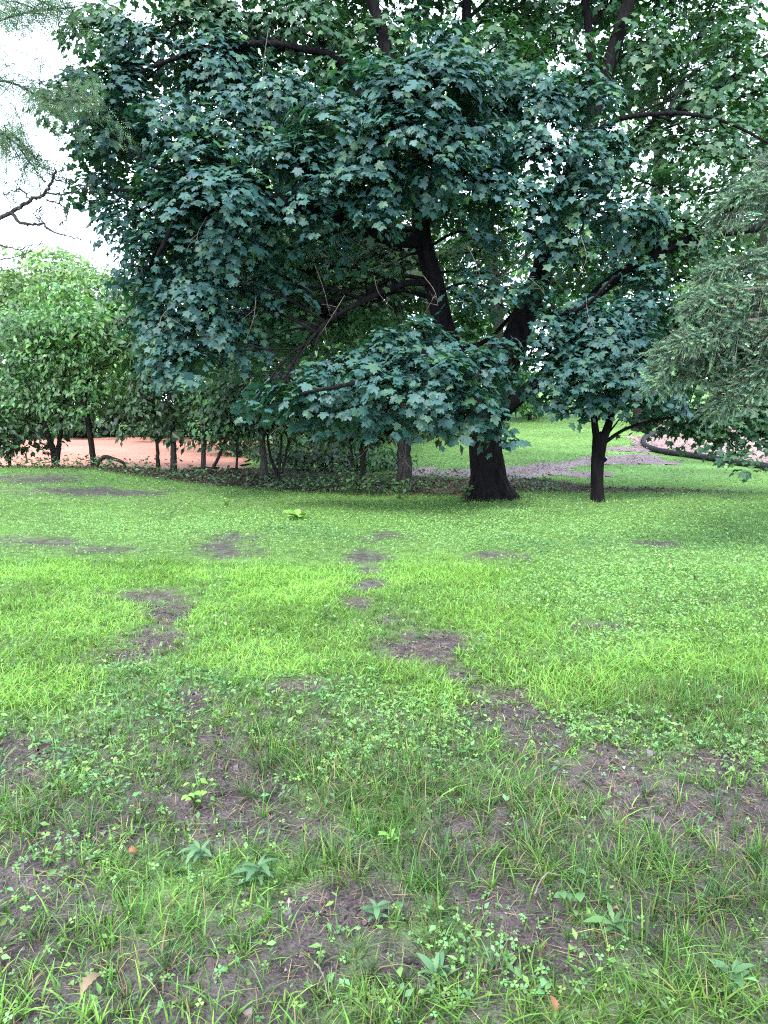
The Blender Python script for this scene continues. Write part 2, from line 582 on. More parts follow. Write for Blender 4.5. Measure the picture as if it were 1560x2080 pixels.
gc = gc * (1 - _sz[:, None]) + c_litter * _sz[:, None]
nx, ny = len(_xs), len(_ys)
ii, jj = np.meshgrid(np.arange(ny - 1), np.arange(nx - 1), indexing='ij')
ii, jj = ii.ravel(), jj.ravel()
GQ = np.stack([ii * nx + jj, ii * nx + jj + 1, (ii + 1) * nx + jj + 1, (ii + 1) * nx + jj], 1)
gm = Mesh()
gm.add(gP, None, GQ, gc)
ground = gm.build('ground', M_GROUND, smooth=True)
tag(ground, 'green lawn with bare brown soil patches under and before the trees', 'ground', None, 'structure')


def sheet(name, mat, mask_fn, x0, x1, y0, y1, step, col_fn, lift, label, cat):
    """A thin cover laid over the ground wherever mask_fn holds."""
    xs, ys = np.arange(x0, x1, step), np.arange(y0, y1, step)
    X, Y = np.meshgrid(xs, ys, indexing='xy')
    x, y = X.ravel(), Y.ravel()
    k = mask_fn(x, y)
    z = terr(x, y) + lift * sstep(0.0, 0.25, k) + (vnoise(x, y, 2, 3.0) - 0.5) * 0.02 - 0.05 * (k <= 0)
    n = len(xs)
    a, b = np.meshgrid(np.arange(len(ys) - 1), np.arange(n - 1), indexing='ij')
    a, b = a.ravel(), b.ravel()
    Q = np.stack([a * n + b, a * n + b + 1, (a + 1) * n + b + 1, (a + 1) * n + b], 1)
    Q = Q[(k[Q] > 0).sum(1) >= 3]
    used, inv = np.unique(Q, return_inverse=True)
    m = Mesh()
    P = np.column_stack([x, y, z])
    m.add(P[used], None, inv.reshape(-1, 4), col_fn(x, y)[used])
    return tag(m.build(name, mat, smooth=True), label, cat, None, 'structure')


def poly_mask(pts):
    """Signed-ish mask of a ground polygon whose corners are given by rows and columns of the photograph."""
    W_ = np.array([ground_at(*p)[:2] for p in pts])

    def f(x, y):
        ins = np.zeros(len(x), bool)
        dmin = np.full(len(x), 1e9)
        for (ax, ay), (bx, by) in zip(W_, np.roll(W_, -1, 0)):
            c = (ay > y) != (by > y)
            with np.errstate(divide='ignore', invalid='ignore'):
                xi = (bx - ax) * (y - ay) / (by - ay if by != ay else 1e-9) + ax
            ins ^= c & (x < xi)
            t = np.clip(((x - ax) * (bx - ax) + (y - ay) * (by - ay)) / max((bx - ax) ** 2 + (by - ay) ** 2, 1e-9), 0, 1)
            dmin = np.minimum(dmin, np.hypot(x - ax - t * (bx - ax), y - ay - t * (by - ay)))
        return np.where(ins, dmin, -dmin) + (vnoise(x, y, 4, 0.9, .6) - 0.5) * 1.9
    return f, W_


def field_mask(x, y):
    return np.minimum(np.minimum(y - 16.4, 30.0 + 0.05 * x - y), np.minimum(x + 30, -3.3 - 0.1 * (y - 16) - x)) + (vnoise(x, y, 3, 0.5) - 0.5) * 2.0


sheet('dirt_field', M_FIELD, field_mask, -31, -2, 15.5, 32, 0.3,
      lambda x, y: np.array([0.38, 0.20, 0.17]) * (0.82 + 0.36 * vnoise(x, y, 4, 0.6)[:, None]) * (1 - np.array([0.0, .12, .2]) * vnoise(x, y, 2, .25)[:, None]), 0.05,
      'bare reddish clay field beyond the left trees', 'field')
_mulch_col = lambda x, y: np.array([0.27, 0.215, 0.23]) * (0.65 + 0.7 * vnoise(x, y, 4, 2.2)[:, None])
path_mask, path_w = poly_mask([(820, 958), (840, 953), (1000, 952), (1120, 945), (1235, 922), (1310, 893), (1335, 916), (1390, 936), (1340, 945), (1240, 940), (1150, 954), (1240, 962), (1160, 970), (1010, 978), (850, 968)])
sheet('mulch_path', M_MULCH, path_mask, -5, 14, 12, 32, 0.16, _mulch_col, 0.03, 'greyish brown wood chip path curving across the lawn behind the trees', 'path')
bed_mask, bed_w = poly_mask([(1305, 890), (1325, 868), (1720, 862), (1720, 960), (1570, 952), (1470, 940), (1400, 929), (1330, 914)])
sheet('mulch_bed', M_MULCH, bed_mask, 5, 30, 14, 50, 0.2, lambda x, y: _mulch_col(x, y) * np.array([1.25, 1.1, 1.05]), 0.05, 'pale pinkish mulch bed behind the black tube', 'mulch bed')
leafpatch_mask, _ = poly_mask([(835, 975), (960, 978), (1060, 975), (1070, 992), (960, 1002), (835, 1000)])
sheet('leaf_litter_patch', M_MULCH, leafpatch_mask, -3, 8, 10, 18, 0.1, lambda x, y: np.array([0.16, 0.085, 0.075]) * (0.5 + vnoise(x, y, 4, 3.0)[:, None]), 0.02, 'reddish brown leaf litter around the big trunk', 'leaf litter')


def covered(x, y):
    return (field_mask(x, y) > 0) | (path_mask(x, y) > 0) | (bed_mask(x, y) > 0) | (leafpatch_mask(x, y) > 0)


# ------------------------------------------------------------------ maples
def limb_pts(l):
    return np.array([px(*p) for p in l])


ZF = 0.62      # crown depth before and behind the trunk


def lobe(c, r, f=1.0):
    d = 12.0 + (c[2] - 12.0) * ZF
    c = (c[0], c[1], d)
    s = d / FPX
    return dict(f=f, c=px(*c), r=np.array([r[0] * s, r[2] if len(r) > 2 else 0.8 * max(r[0], r[1]) * s, r[1] * s]))


def maple(root, limbs, lobes, size, tmpl_d, axis_pt, dens, col, weights, singles, twig_col=(0.03, 0.025, 0.025), sag=0.0, srad=0.40):
    """Crown of leaf sprays on branches that grow from the given limbs to each lobe of the crown."""
    LP = np.vstack([l[0][max(2, len(l[0]) // 5):] for l in limbs])
    LR = np.concatenate([l[1][max(2, len(l[0]) // 5):] for l in limbs])
    allP, allN, allT, allS, allC = [], [], [], [], []
    for L in lobes:
        c, r = L['c'], L['r']
        inner = c + (np.array(axis_pt) - c) * 0.25
        k = np.argmin(np.linalg.norm(LP - inner, axis=1) + 0.4 * np.maximum(0, LP[:, 2] - c[2]))
        a = LP[k]
        tw = Mesh()
        ln = np.linalg.norm(c - a)
        mid = a * 0.5 + c * 0.5 + np.array([0, 0, 0.10 * ln]) + R.normal(0, 0.06 * ln, 3)
        tip = c + unit(c - a) * r * 0.7
        bp = spline([a, mid, c, tip], 5)
        r0 = min(LR[k] * 0.6, 0.014 + 0.012 * ln)
        tube(tw, bp, np.linspace(r0, 0.006, len(bp)), 6)
        area = 4 * math.pi * ((r[0] * r[1]) ** 1.6 + (r[0] * r[2]) ** 1.6 + (r[1] * r[2]) ** 1.6) ** (1 / 1.6) / 3 ** (1 / 1.6)
        ns = max(4, int(area * dens * L['f']))
        dv = unit(R.normal(0, 1, (ns * 2, 3)))
        keep = (dv[:, 2] > -0.45) | (R.random(len(dv)) < 0.35)
        dv = dv[keep][:ns]
        ns = len(dv)
        rad = R.uniform(0.45, 1.08, ns) ** 0.7
        sc = c + dv * r * rad[:, None]
        sn = unit(dv * 0.65 + np.array([0, -0.1, 0.75]) + jit(ns, 0.18))
        for q in range(ns):
            b = bp[min(len(bp) - 1, 2 + int(np.argmin(np.linalg.norm(bp[2:] - (sc[q] * 0.8 + a * 0.2), axis=1))))]
            md = (b + sc[q]) / 2 + np.array([0, 0, 0.06]) + R.normal(0, 0.05, 3)
            tube(tw, spline([b, md, sc[q]], 2), np.linspace(0.008, 0.003, 5), 3, cap=False)
        tw.build('branch', M_BARK, root)
        nl = 21
        rr = srad * np.sqrt(R.random((ns, nl))) * R.uniform(0.75, 1.2, (ns, 1))
        an = R.uniform(0, 2 * math.pi, (ns, nl))
        t1 = unit(np.cross(sn, jit(ns, 1)))
        t2 = np.cross(sn, t1)
        off = np.cos(an)[..., None] * t1[:, None] + np.sin(an)[..., None] * t2[:, None]
        P = sc[:, None] + rr[..., None] * off - (0.7 * rr ** 2 / srad)[..., None] * sn[:, None] + R.normal(0, 0.045, (ns, nl, 3))
        P[..., 2] -= sag * rr
        N = sn[:, None] + 0.30 * off + R.normal(0, 0.17, (ns, nl, 3))
        T = off + np.array([0, 0, -0.85]) + R.normal(0, 0.3, (ns, nl, 3))
        allP.append(P.reshape(-1, 3)); allN.append(N.reshape(-1, 3)); allT.append(T.reshape(-1, 3))
        n = ns * nl
        allS.append(size * (1.06 if c[1] < 10.75 else 0.92) * np.clip(R.normal(1, 0.26, n), 0.45, 1.6))
        pal = palette(n, col, 0.08, weights)
        fresh = np.repeat(R.random(ns) < 0.025, nl)
        pal[fresh] = pal[fresh] * np.array([2.0, 1.6, 0.8])
        if c[1] > 11.5 or c[2] > 7.2:
            pal = pal * np.array([1.0, 0.98, 0.48])
        allC.append(pal)
    P, N, T, S, C = map(np.concatenate, (allP, allN, allT, allS, allC))
    X, Y = to_px(P)
    dist = np.linalg.norm(P - np.array([0, 0, CAM_H]), axis=1)
    inframe = (X > 10) & (X < 1550) & (Y > 10)
    score = np.where(inframe, dist, 1e9)
    pick = np.argsort(score)[:singles]
    rest = np.ones(len(P), bool)
    rest[pick] = False
    hi = rest & (dist < tmpl_d)
    lo = rest & ~hi
    cm = Mesh()
    zs = R.uniform(-0.2, 2.2, len(P))
    scatter(cm, MAPLE, P[hi], N[hi], T[hi], S[hi], C[hi], zs[hi])
    scatter(cm, MAPLE_LO, P[lo], N[lo], T[lo], S[lo], C[lo], zs[lo])
    crown = cm.build('crown', M_MAPLE, root)
    crown['kind'] = 'stuff'
    # the leaves that show largest are single objects sharing three leaf meshes
    shapes = []
    for zf in (0.5, 1.1, 1.9):
        me = bpy.data.meshes.new('leaf')
        tv = MAPLE[0].copy()
        tv[:, 2] *= zf
        me.from_pydata([tuple(v) for v in tv], [], [tuple(int(i) for i in f) for f in MAPLE[1]])
        me.materials.append(M_MAPLE1)
        shapes.append(me)
    B_, T_, N_ = frames(N[pick], T[pick])
    base = np.array(root.location)
    from mathutils import Matrix
    for i, k in enumerate(pick):
        o = bpy.data.objects.new('leaf', shapes[i % 3])
        COL.objects.link(o)
        o.parent = crown
        mt = Matrix(((B_[i][0], T_[i][0], N_[i][0]), (B_[i][1], T_[i][1], N_[i][1]), (B_[i][2], T_[i][2], N_[i][2])))
        o.rotation_euler = mt.to_euler()
        o.location = P[k]
        o.scale = (S[k],) * 3
    return len(P)


def taper(n, r0, r1, p=1.0):
    return r1 + (r0 - r1) * (1 - np.linspace(0, 1, n)) ** p


def build_limbs(root, spec, mat, n=10, ridge=0.12, name='limb', zf=None):
    out = []
    for pts, r0, r1 in spec:
        if zf:
            pts = [(a, b, DB + (d - DB) * zf) for a, b, d in pts]
        p = spline(limb_pts(pts), 7)
        r = taper(len(p), r0, r1, 0.9)
        m = Mesh()
        tube(m, p, r, n, ridge=ridge, seed=len(out))
        m.build(name, mat, root, smooth=True)
        out.append((p, r))
    return out


def build_trunk(root, pts, r_base, r_top, flare, mat, n=36, ridge=0.16, seed=1):
    p = spline(limb_pts(pts), 10)
    h = np.linspace(0, 1, len(p))
    r = r_top + (r_base - r_top) * (1 - h) + flare * np.exp(-h * 9)
    p = np.vstack([p[:1] - np.array([0, 0, 0.25]), p])
    r = np.concatenate([[r[0] * 1.15], r])
    m = Mesh()
    tube(m, p, r, n, ridge=ridge, seed=seed)
    m.build('trunk', mat, root, smooth=True)
    return p, r


gb = ground_at(992, 1012)
DB = float(gb[1])
big = empty('maple_tree', gb, 'huge dark maple with thick furrowed trunk and low spreading leafy crown', 'tree')
tp, tr_ = build_trunk(big, [(993, 1012, DB), (990, 960, DB), (985, 900, DB), (988, 850, DB), (997, 800, DB)], 0.255, 0.235, 0.22, M_BARK, 88, 0.2)
BIG_LIMBS = [
    ([(985, 850, DB), (935, 750, DB - .1), (902, 660, DB - .2), (882, 570, DB - .3), (858, 480, DB - .4), (850, 380, DB - .5), (822, 240, DB - .5), (788, 110, DB - .5), (760, 20, DB - .4), (690, -160, DB - .2), (640, -420, DB)], .19, .05),
    ([(998, 830, DB), (1035, 720, DB), (1072, 620, DB + .1), (1102, 550, DB + .2), (1135, 430, DB + .2), (1190, 270, DB + .2), (1228, 160, DB + .3), (1262, 50, DB + .3), (1310, -110, DB + .4), (1330, -400, DB + .4)], .225, .06),
    ([(1005, 850, DB), (1062, 800, DB - .1), (1112, 755, DB - .2), (1170, 650, DB - .4), (1225, 585, DB - .5), (1320, 522, DB - .6), (1420, 482, DB - .6), (1545, 462, DB - .5), (1680, 440, DB - .3)], .13, .05),
    ([(860, 490, DB - .4), (800, 486, DB - .8), (740, 468, DB - 1.2), (680, 440, DB - 1.6), (590, 410, DB - 2.0), (480, 400, DB - 2.2), (380, 420, DB - 2.2), (320, 520, DB - 2.2)], .11, .03),
    ([(873, 575, DB - .3), (820, 577, DB - .6), (745, 608, DB - 1.0), (665, 655, DB - 1.3), (600, 730, DB - 1.6), (570, 800, DB - 1.8)], .055, .015),
    ([(848, 420, DB - .5), (770, 300, DB - .6), (700, 135, DB - .8), (610, 98, DB - 1.0), (520, 88, DB - 1.2), (380, 110, DB - 1.4), (230, 170, DB - 1.5)], .062, .02),
    ([(852, 440, DB - .4), (905, 300, DB + .2), (938, 150, DB + .5), (948, 20, DB + .6), (952, -160, DB + .8), (930, -400, DB + .8)], .10, .05),
    ([(1188, 275, DB + .2), (1200, 120, DB + .6), (1188, 0, DB + .8), (1170, -200, DB + 1)], .09, .04),
    ([(1130, 450, DB + .2), (1210, 400, DB + .9), (1285, 310, DB + 1.4), (1340, 242, DB + 1.6), (1420, 205, DB + 1.7), (1490, 160, DB + 1.8), (1620, 80, DB + 2)], .125, .06),
    ([(1188, 280, DB + .2), (1252, 245, DB - .2), (1320, 232, DB - .5), (1400, 232, DB - .7), (1480, 250, DB - .9), (1560, 290, DB - 1)], .042, .018),
    ([(900, 680, DB - .2), (860, 715, DB - 1.2), (800, 755, DB - 2.4), (720, 778, DB - 3.3), (610, 800, DB - 3.6)], .055, .015),
    ([(1000, 800, DB), (1000, 770, DB - 1.2), (985, 750, DB - 2.4), (960, 770, DB - 3.2)], .05, .015),
    ([(1075, 615, DB), (1130, 640, DB - 1), (1190, 620, DB - 1.8), (1250, 560, DB - 2.2)], .045, .015),
    ([(925, 715, DB - .1), (990, 690, DB + .2), (1040, 640, DB + .4)], .05, .03),
]
limbs = build_limbs(big, BIG_LIMBS, M_BARK, zf=0.75)
LB = []
for c, r, *f in [
    # hanging left mass
    ((150, 190, 10.6), (85, 70)), ((235, 170, 10.4), (95, 80)), ((330, 250, 10.0), (110, 80)), ((215, 290, 10.3), (100, 75)), ((190, 380, 10.6), (60, 50)), ((255, 450, 10.3), (80, 65)),
    ((400, 330, 9.6), (120, 70)), ((420, 400, 9.4), (130, 70)), ((330, 400, 9.8), (90, 80)), ((505, 400, 9.5), (95, 70)), ((350, 500, 10.0), (110, 80)), ((460, 490, 9.8), (95, 70)),
    ((300, 560, 10.2), (80, 70)), ((390, 590, 10.1), (95, 75)), ((330, 650, 10.2), (75, 65)), ((420, 660, 10.4), (85, 60)), ((380, 725, 10.1), (80, 55)), ((460, 590, 10.8), (80, 80)),
    ((520, 640, 11.2), (70, 70)), ((330, 730, 10.4), (45, 50)),
    # upper left and top
    ((300, 90, 11.0), (120, 80)), ((440, 150, 10.8), (130, 90)), ((420, 40, 11.3), (130, 80)), ((560, 200, 10.5), (110, 80)), ((600, 60, 11.5), (120, 80)), ((210, 60, 11.6), (80, 60)), ((480, 270, 10.2), (110, 70)),
    # centre
    ((600, 330, 9.6), (120, 70)), ((690, 250, 9.3), (120, 75)), ((800, 180, 9.2), (130, 75)), ((900, 160, 9.4), (110, 80)), ((830, 250, 9.0), (120, 70)), ((740, 340, 9.2), (110, 70)), ((870, 330, 9.3), (110, 75)),
    ((640, 410, 9.6), (100, 60)), ((760, 410, 9.5), (90, 55)), ((940, 270, 9.6), (90, 75)), ((980, 370, 9.9), (90, 75)), ((940, 430, 10.0), (55, 40), .5), ((560, 460, 10.0), (90, 60)), ((900, 90, 9.9), (90, 55)), ((990, 170, 10.2), (80, 70)),
    ((1010, 90, 11.6), (90, 70), .5), ((1060, 130, 11.2), (80, 60), .6), ((760, 100, 12.0), (110, 70), .5), ((540, 120, 11.6), (100, 70), .6), ((690, 150, 11.6), (100, 60), .6), ((1020, 230, 10.6), (80, 70), .8), ((1000, 440, 11.4), (80, 60), .5), ((880, 430, 11.6), (70, 50), .6),
    ((620, 560, 13.6), (120, 80), .6), ((740, 600, 14.2), (110, 70), .6), ((500, 700, 13.2), (90, 60), .6), ((640, 680, 14.0), (110, 60), .6), ((820, 520, 14.4), (110, 70), .6), ((960, 520, 14.6), (90, 70), .6), ((1180, 470, 14.2), (110, 70), .6), ((1330, 500, 14.0), (110, 60), .6),
    ((580, 590, 10.9), (70, 45), .7), ((540, 520, 10.6), (75, 45), .8), ((690, 505, 10.9), (60, 28), .7), ((620, 640, 11.3), (60, 32), .6), ((500, 715, 11.0), (55, 35), .7), ((760, 640, 11.4), (50, 24), .6), ((945, 610, 10.6), (45, 24), .8), ((1010, 590, 10.5), (50, 26), .8), ((1075, 585, 10.2), (55, 24), .8), ((1115, 650, 10.3), (45, 28), .8), ((780, 545, 11.2), (45, 22), .6),
    # right of the stems
    ((1090, 210, 10.3), (110, 70)), ((1180, 190, 10.8), (90, 70)), ((1110, 300, 10.0), (110, 70)), ((1210, 300, 10.6), (90, 70)), ((1070, 400, 10.2), (90, 65)), ((1180, 400, 10.4), (100, 65)), ((1000, 490, 10.8), (50, 40), .5),
    ((1130, 500, 10.6), (85, 55)), ((1260, 440, 10.9), (100, 60)), ((1340, 380, 11.3), (110, 70)), ((1360, 470, 11.2), (100, 55)), ((1420, 300, 11.8), (110, 70)), ((1490, 400, 11.8), (90, 70)), ((1500, 200, 12.6), (100, 80)), ((1290, 560, 11.0), (90, 50)),
    ((970, 555, 10.9), (40, 28), .7), ((1420, 570, 11.2), (80, 60)),
    # low front spray
    ((520, 812, 9.2), (34, 12)), ((570, 790, 9.0), (55, 22)), ((625, 812, 9.2), (60, 20)), ((660, 762, 8.8), (62, 34)), ((720, 800, 8.6), (70, 30)), ((745, 735, 8.6), (72, 38)), ((790, 690, 8.9), (55, 30)), ((850, 668, 9.4), (45, 26)), ((800, 770, 8.4), (75, 36)),
    ((840, 735, 8.5), (60, 32)), ((880, 790, 8.5), (72, 32)), ((905, 745, 8.6), (62, 36)), ((950, 800, 8.7), (60, 30)), ((965, 735, 9.0), (50, 38)), ((700, 842, 9.2), (52, 14)), ((780, 846, 9.0), (60, 16)), ((870, 846, 9.0), (52, 15)), ((945, 850, 9.1), (45, 14)), ((1000, 700, 9.6), (38, 28)),
    ((995, 836, 9.3), (36, 22)), ((1035, 770, 9.8), (38, 34)), ((640, 846, 9.6), (30, 10), .7), ((1070, 730, 10.2), (35, 26)), ((1010, 872, 9.5), (22, 10), .7), ((905, 690, 9.6), (38, 16), .6),
    # behind and above
    ((1480, 120, 12.4), (90, 70), .5), ((1400, 210, 12.5), (90, 60), .5), ((1540, 310, 12.4), (80, 60), .5), ((1320, 300, 12.5), (80, 55), .5), ((1300, 100, 12.5), (90, 60), .5), ((1160, 110, 12.2), (90, 60), .5), ((380, 200, 12.2), (120, 90), .6), ((300, 360, 11.8), (100, 90), .6), ((330, 520, 11.6), (90, 90), .6), ((240, 250, 11.8), (90, 80), .6), ((1450, 480, 12.4), (90, 50), .7),
    ((700, -60, 12.5), (160, 110)), ((900, -80, 12.6), (150, 110)), ((1100, -60, 12.8), (150, 110)), ((500, -70, 12.2), (150, 110)), ((1300, -60, 13), (150, 110)), ((330, -70, 12), (130, 90)), ((760, -230, 13), (220, 140)), ((1050, -240, 13), (220, 140)),
    ((500, -220, 12.6), (180, 120)), ((1320, -220, 13.2), (170, 120)), ((900, -380, 13), (240, 130)), ((620, -380, 13), (180, 110)), ((1180, -380, 13), (180, 110)), ((760, 80, 14.5), (140, 90)), ((1060, 60, 14.6), (120, 80)), ((1380, 120, 14.5), (140, 90)), ((1280, 0, 14), (130, 90)),
    ((650, 240, 14.5), (140, 100)), ((520, 330, 14), (130, 100)), ((1000, 260, 15), (120, 90)), ((1250, 180, 15), (110, 80)), ((1440, 30, 14), (110, 80)), ((620, 520, 14.5), (110, 70)), ((480, 470, 14), (110, 90)), ((700, 640, 15), (110, 60)), ((560, 620, 14.5), (90, 70)), ((960, 640, 15.5), (80, 60)), ((1180, 560, 15.5), (90, 70)),
]:
    r = tuple(v * (.88 if c[2] < 11.5 and c[1] < 640 else 1.0) for v in r)
    LB.append(lobe(c, r, *(f or [0.52 if c[1] < 20 or c[2] > 13.5 or (c[0] > 1230 and c[1] < 420) else (0.85 if c[0] > 1000 and c[1] < 480 else 0.85)])))
nb = maple(big, limbs, LB, 0.098, 10.55, px(985, 350, DB), 8.4, MAPLE_COLS, [.25, .3, .25, .2], 300, srad=0.27)

for a, b, d, ex, ey in [(520, 600, 10.6, -20, 90), (470, 660, 10.8, 15, 80), (760, 560, 10.9, 40, 70), (700, 600, 10.7, -50, 80), (640, 540, 10.9, 30, 100), (1190, 600, 10.6, 30, 90), (560, 790, 10.5, -60, 20), (510, 770, 10.6, -20, 25), (600, 850, 10.4, -55, 35), (805, 880, 10.3, 15, 55), (730, 870, 10.3, 20, 40), (1070, 560, 10.6, 40, 45), (860, 560, 10.6, 30, 60), (545, 60, 10.8, -15, 130), (1180, 480, 10.5, -10, 90), (950, 500, 10.4, 25, 60), (350, 620, 10.3, -20, 50), (420, 440, 10.4, 10, 90)]:
    m = Mesh()
    p = spline([px(a, b, d), px(a + ex * .3 + R.normal(0, 8), b + ey * .5, d - .1), px(a + ex, b + ey, d - .1)], 5)
    tube(m, p, np.linspace(.005, .0015, len(p)), 4)
    for _ in range(4):
        q = p[R.integers(3, len(p))]
        e_ = q + R.normal(0, .1, 3) + [0, 0, -.06]
        tube(m, spline([q, (q + e_) / 2 + R.normal(0, .015, 3), e_], 3), np.linspace(.0035, .0012, 7), 3, cap=False)
    m.build('twig', M_TWIG, big, smooth=True)

gs = ground_at(1212, 1019)
DS = float(gs[1])
small = empty('maple_tree', gs, 'young maple with slim dark forked trunk standing right of the huge maple', 'tree')
build_trunk(small, [(1213, 1019, DS), (1213, 960, DS), (1216, 915, DS), (1219, 885, DS)], 0.088, 0.115, 0.03, M_BARK, 24, 0.12, 4)
km = Mesh()
tube(km, spline([px(1215, 938, DS), px(1227, 934, DS - .02), px(1230, 930, DS - .02)], 4), [.06, .05, .045, .042, .04, .038, .035, .03, .02], 10)
km.build('knot', M_BARK, small, smooth=True)
SL = [
    ([(1212, 890, DS), (1208, 860, DS), (1204, 820, DS), (1190, 760, DS - .2), (1160, 690, DS - .4), (1150, 620, DS - .4)], .06, .02),
    ([(1226, 890, DS), (1238, 855, DS), (1248, 810, DS - .1), (1262, 740, DS - .3), (1270, 650, DS - .3)], .07, .02),
    ([(1230, 898, DS), (1262, 876, DS), (1300, 861, DS), (1350, 850, DS + .2), (1430, 842, DS + .4), (1520, 850, DS + .6)], .03, .014),
    ([(1236, 880, DS), (1250, 862, DS - .1), (1262, 846, DS - .2)], .016, .008),
    ([(1204, 826, DS), (1170, 838, DS - .6), (1130, 842, DS - 1.0)], .016, .006),
]
sl = build_limbs(small, SL, M_BARK, 9, 0.08)
LS = [lobe(c, r, *f) for c, r, *f in [
    ((1200, 640, 10.6), (85, 45)), ((1290, 630, 10.8), (70, 40)), ((1130, 700, 10.8), (70, 40)), ((1210, 700, 10.2), (85, 45)), ((1280, 700, 10.4), (70, 50)), ((1180, 750, 10.2), (80, 40)), ((1260, 755, 10.2), (80, 42)), ((1130, 770, 10.6), (50, 30)),
    ((1190, 800, 10.4), (60, 18)), ((1275, 805, 10.6), (70, 22)), ((1340, 740, 11.0), (70, 60)), ((1345, 800, 11.0), (65, 22)), ((1140, 808, 10.8), (36, 10), .6), ((1400, 640, 11.4), (80, 60)), ((1440, 760, 11.8), (80, 60)),
    ((1310, 848, 12.4), (45, 10), .8), ((1390, 842, 12.4), (75, 26), 1.0), ((1470, 850, 12.0), (75, 34), 1.0), ((1545, 880, 11.8), (55, 34), .9), ((1440, 885, 11.6), (60, 12), .5), ((1510, 925, 11.4), (35, 10), .5), ((1560, 820, 11.8), (70, 50)), ((1640, 880, 11.6), (70, 60)),
]]
ns_ = maple(small, sl, LS, 0.102, 10.9, px(1230, 700, DS), 9.0, MAPLE_COLS, [.3, .35, .25, .1], 260, srad=0.27)
print('maple leaves', nb, ns_)

# ------------------------------------------------------------------ other broadleaf trees


def broadleaf(name, label, base, stems, crowns, leaf, count, cols, r0, mat=M_BARK2, tmpl=DIAM, cat='tree', group=None, droop=0.5, var=0.2, clump=0.33, per=26, nbr=16):
    """Tree or sapling: stems as bent tapering tubes, branches to clumps of leaves filling the crown ellipsoids."""
    base = np.asarray(base, float)
    root = empty(name, base, label, cat, group)
    paths = []
    for st in stems:
        p = spline(np.vstack([[base + np.array(st[0])], [base + np.array(s) for s in st[1:]]]), 6)
        p[:, :2] += R.normal(0, 0.012 * np.linalg.norm(p[-1] - p[0]) ** 0.5, (len(p), 2)) * np.linspace(0, 1, len(p))[:, None]
        p[0, 2] -= 0.15
        rr = taper(len(p), r0 * (1 if not paths else 0.8), r0 * 0.22, 0.85)
        rr[0] *= 1.25
        m = Mesh()
        tube(m, p, rr, 8, ridge=0.08, seed=len(paths))
        m.build('trunk', mat, root, smooth=True)
        paths.append((p, rr))
    SPp = np.vstack([p[len(p) // 3:] for p, _ in paths])
    SRr = np.concatenate([r[len(p) // 3:] for p, r in paths])
    cm, bm = Mesh(), Mesh()
    vol = np.array([c[1][0] * c[1][1] * c[1][2] for c in crowns]) ** 0.75
    nper = np.maximum(40, (count * vol / vol.sum())).astype(int)
    for (cc, cr), n in zip(crowns, nper):
        cc, cr = base + np.array(cc, float), np.array(cr, float)
        k = max(3, n // per)
        dv = unit(R.normal(0, 1, (k, 3)))
        rad = R.random(k) ** 0.38
        cl = cc + dv * cr * rad[:, None] * R.uniform(0.8, 1.12, (k, 1))
        for q in range(min(k, nbr)):
            j = np.argmin(np.linalg.norm(SPp - (cl[q] - np.array([0, 0, 0.35 * cr[2]])), axis=1))
            a = SPp[j]
            ln = np.linalg.norm(cl[q] - a)
            md = (a + cl[q]) / 2 + np.array([0, 0, 0.08 * ln]) + R.normal(0, 0.05 * ln, 3)
            tube(bm, spline([a, md, cl[q]], 3), np.linspace(min(SRr[j] * .6, .006 + .008 * ln), 0.003, 7), 4, cap=False)
        sh = unit(R.normal(0, 1, (k * per, 3)))
        sh[:, 2] = np.abs(sh[:, 2]) - 0.25
        rc = np.repeat(clump * R.uniform(0.8, 2.0, (k, 1)), per, 0)
        P = np.repeat(cl, per, 0) + sh * rc * np.array([1.25, 1.25, 0.6]) * R.uniform(.55, 1.05, (k * per, 1))
        out = unit(P - cc)
        N = sh * 0.8 + out * 0.3 + np.array([0, 0, 0.5]) + jit(len(P), 0.4)
        T = out + np.array([0, 0, -droop]) + jit(len(P), 0.5)
        C = palette(len(P), cols, var) * np.repeat(np.exp(R.normal(0, 0.32, (k, 1))), per, 0)
        scatter(cm, tmpl, P, N, T, leaf * np.clip(R.normal(1, .25, len(P)), .5, 1.6), C)
    if bm.n:
        bm.build('branch', mat, root)['kind'] = 'stuff'
    cr_ = cm.build('crown', M_LEAF, root)
    cr_['kind'] = 'stuff'
    return root


G_MID = [(0.065, 0.145, 0.055), (0.080, 0.175, 0.062), (0.052, 0.12, 0.058)]
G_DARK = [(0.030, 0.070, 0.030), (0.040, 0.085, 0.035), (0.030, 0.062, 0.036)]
G_PALE = [(0.16, 0.26, 0.105), (0.195, 0.29, 0.105), (0.135, 0.23, 0.11)]
G_FRESH = [(0.085, 0.195, 0.062), (0.115, 0.235, 0.070), (0.066, 0.16, 0.062)]


def rel(base, l, d):
    """Points given by photograph position at depth d, relative to a base."""
    return [px(a, b, dd if dd else d) - base for a, b, dd in [(t + (None,))[:3] for t in l]]


def crel(base, l):
    return [(px(a, b, d) - base, (rx * d / FPX, rd, rz * d / FPX)) for a, b, d, rx, rz, rd in l]


# trees along the left edge of the lawn
def edge_tree(label, bx, by, stems, crown, leaf, count, cols, r0, d=None, mat=M_BARK2, name='sapling', **k):
    b = ground_at(bx, by)
    if d:
        b = px(bx, by, d)
        b[2] = float(terr(b[0], b[1]))
    D = float(b[1])
    st = [[(0, 0, 0)] + rel(b, [(x, y, D + o) for x, y, o in s], D) for s in stems]
    cr = crel(b, [(x, y, D + o, rx, rz, rd) for x, y, o, rx, rz, rd in crown])
    return broadleaf(name, label, b, st, cr, leaf, count, cols, r0, mat, **k)


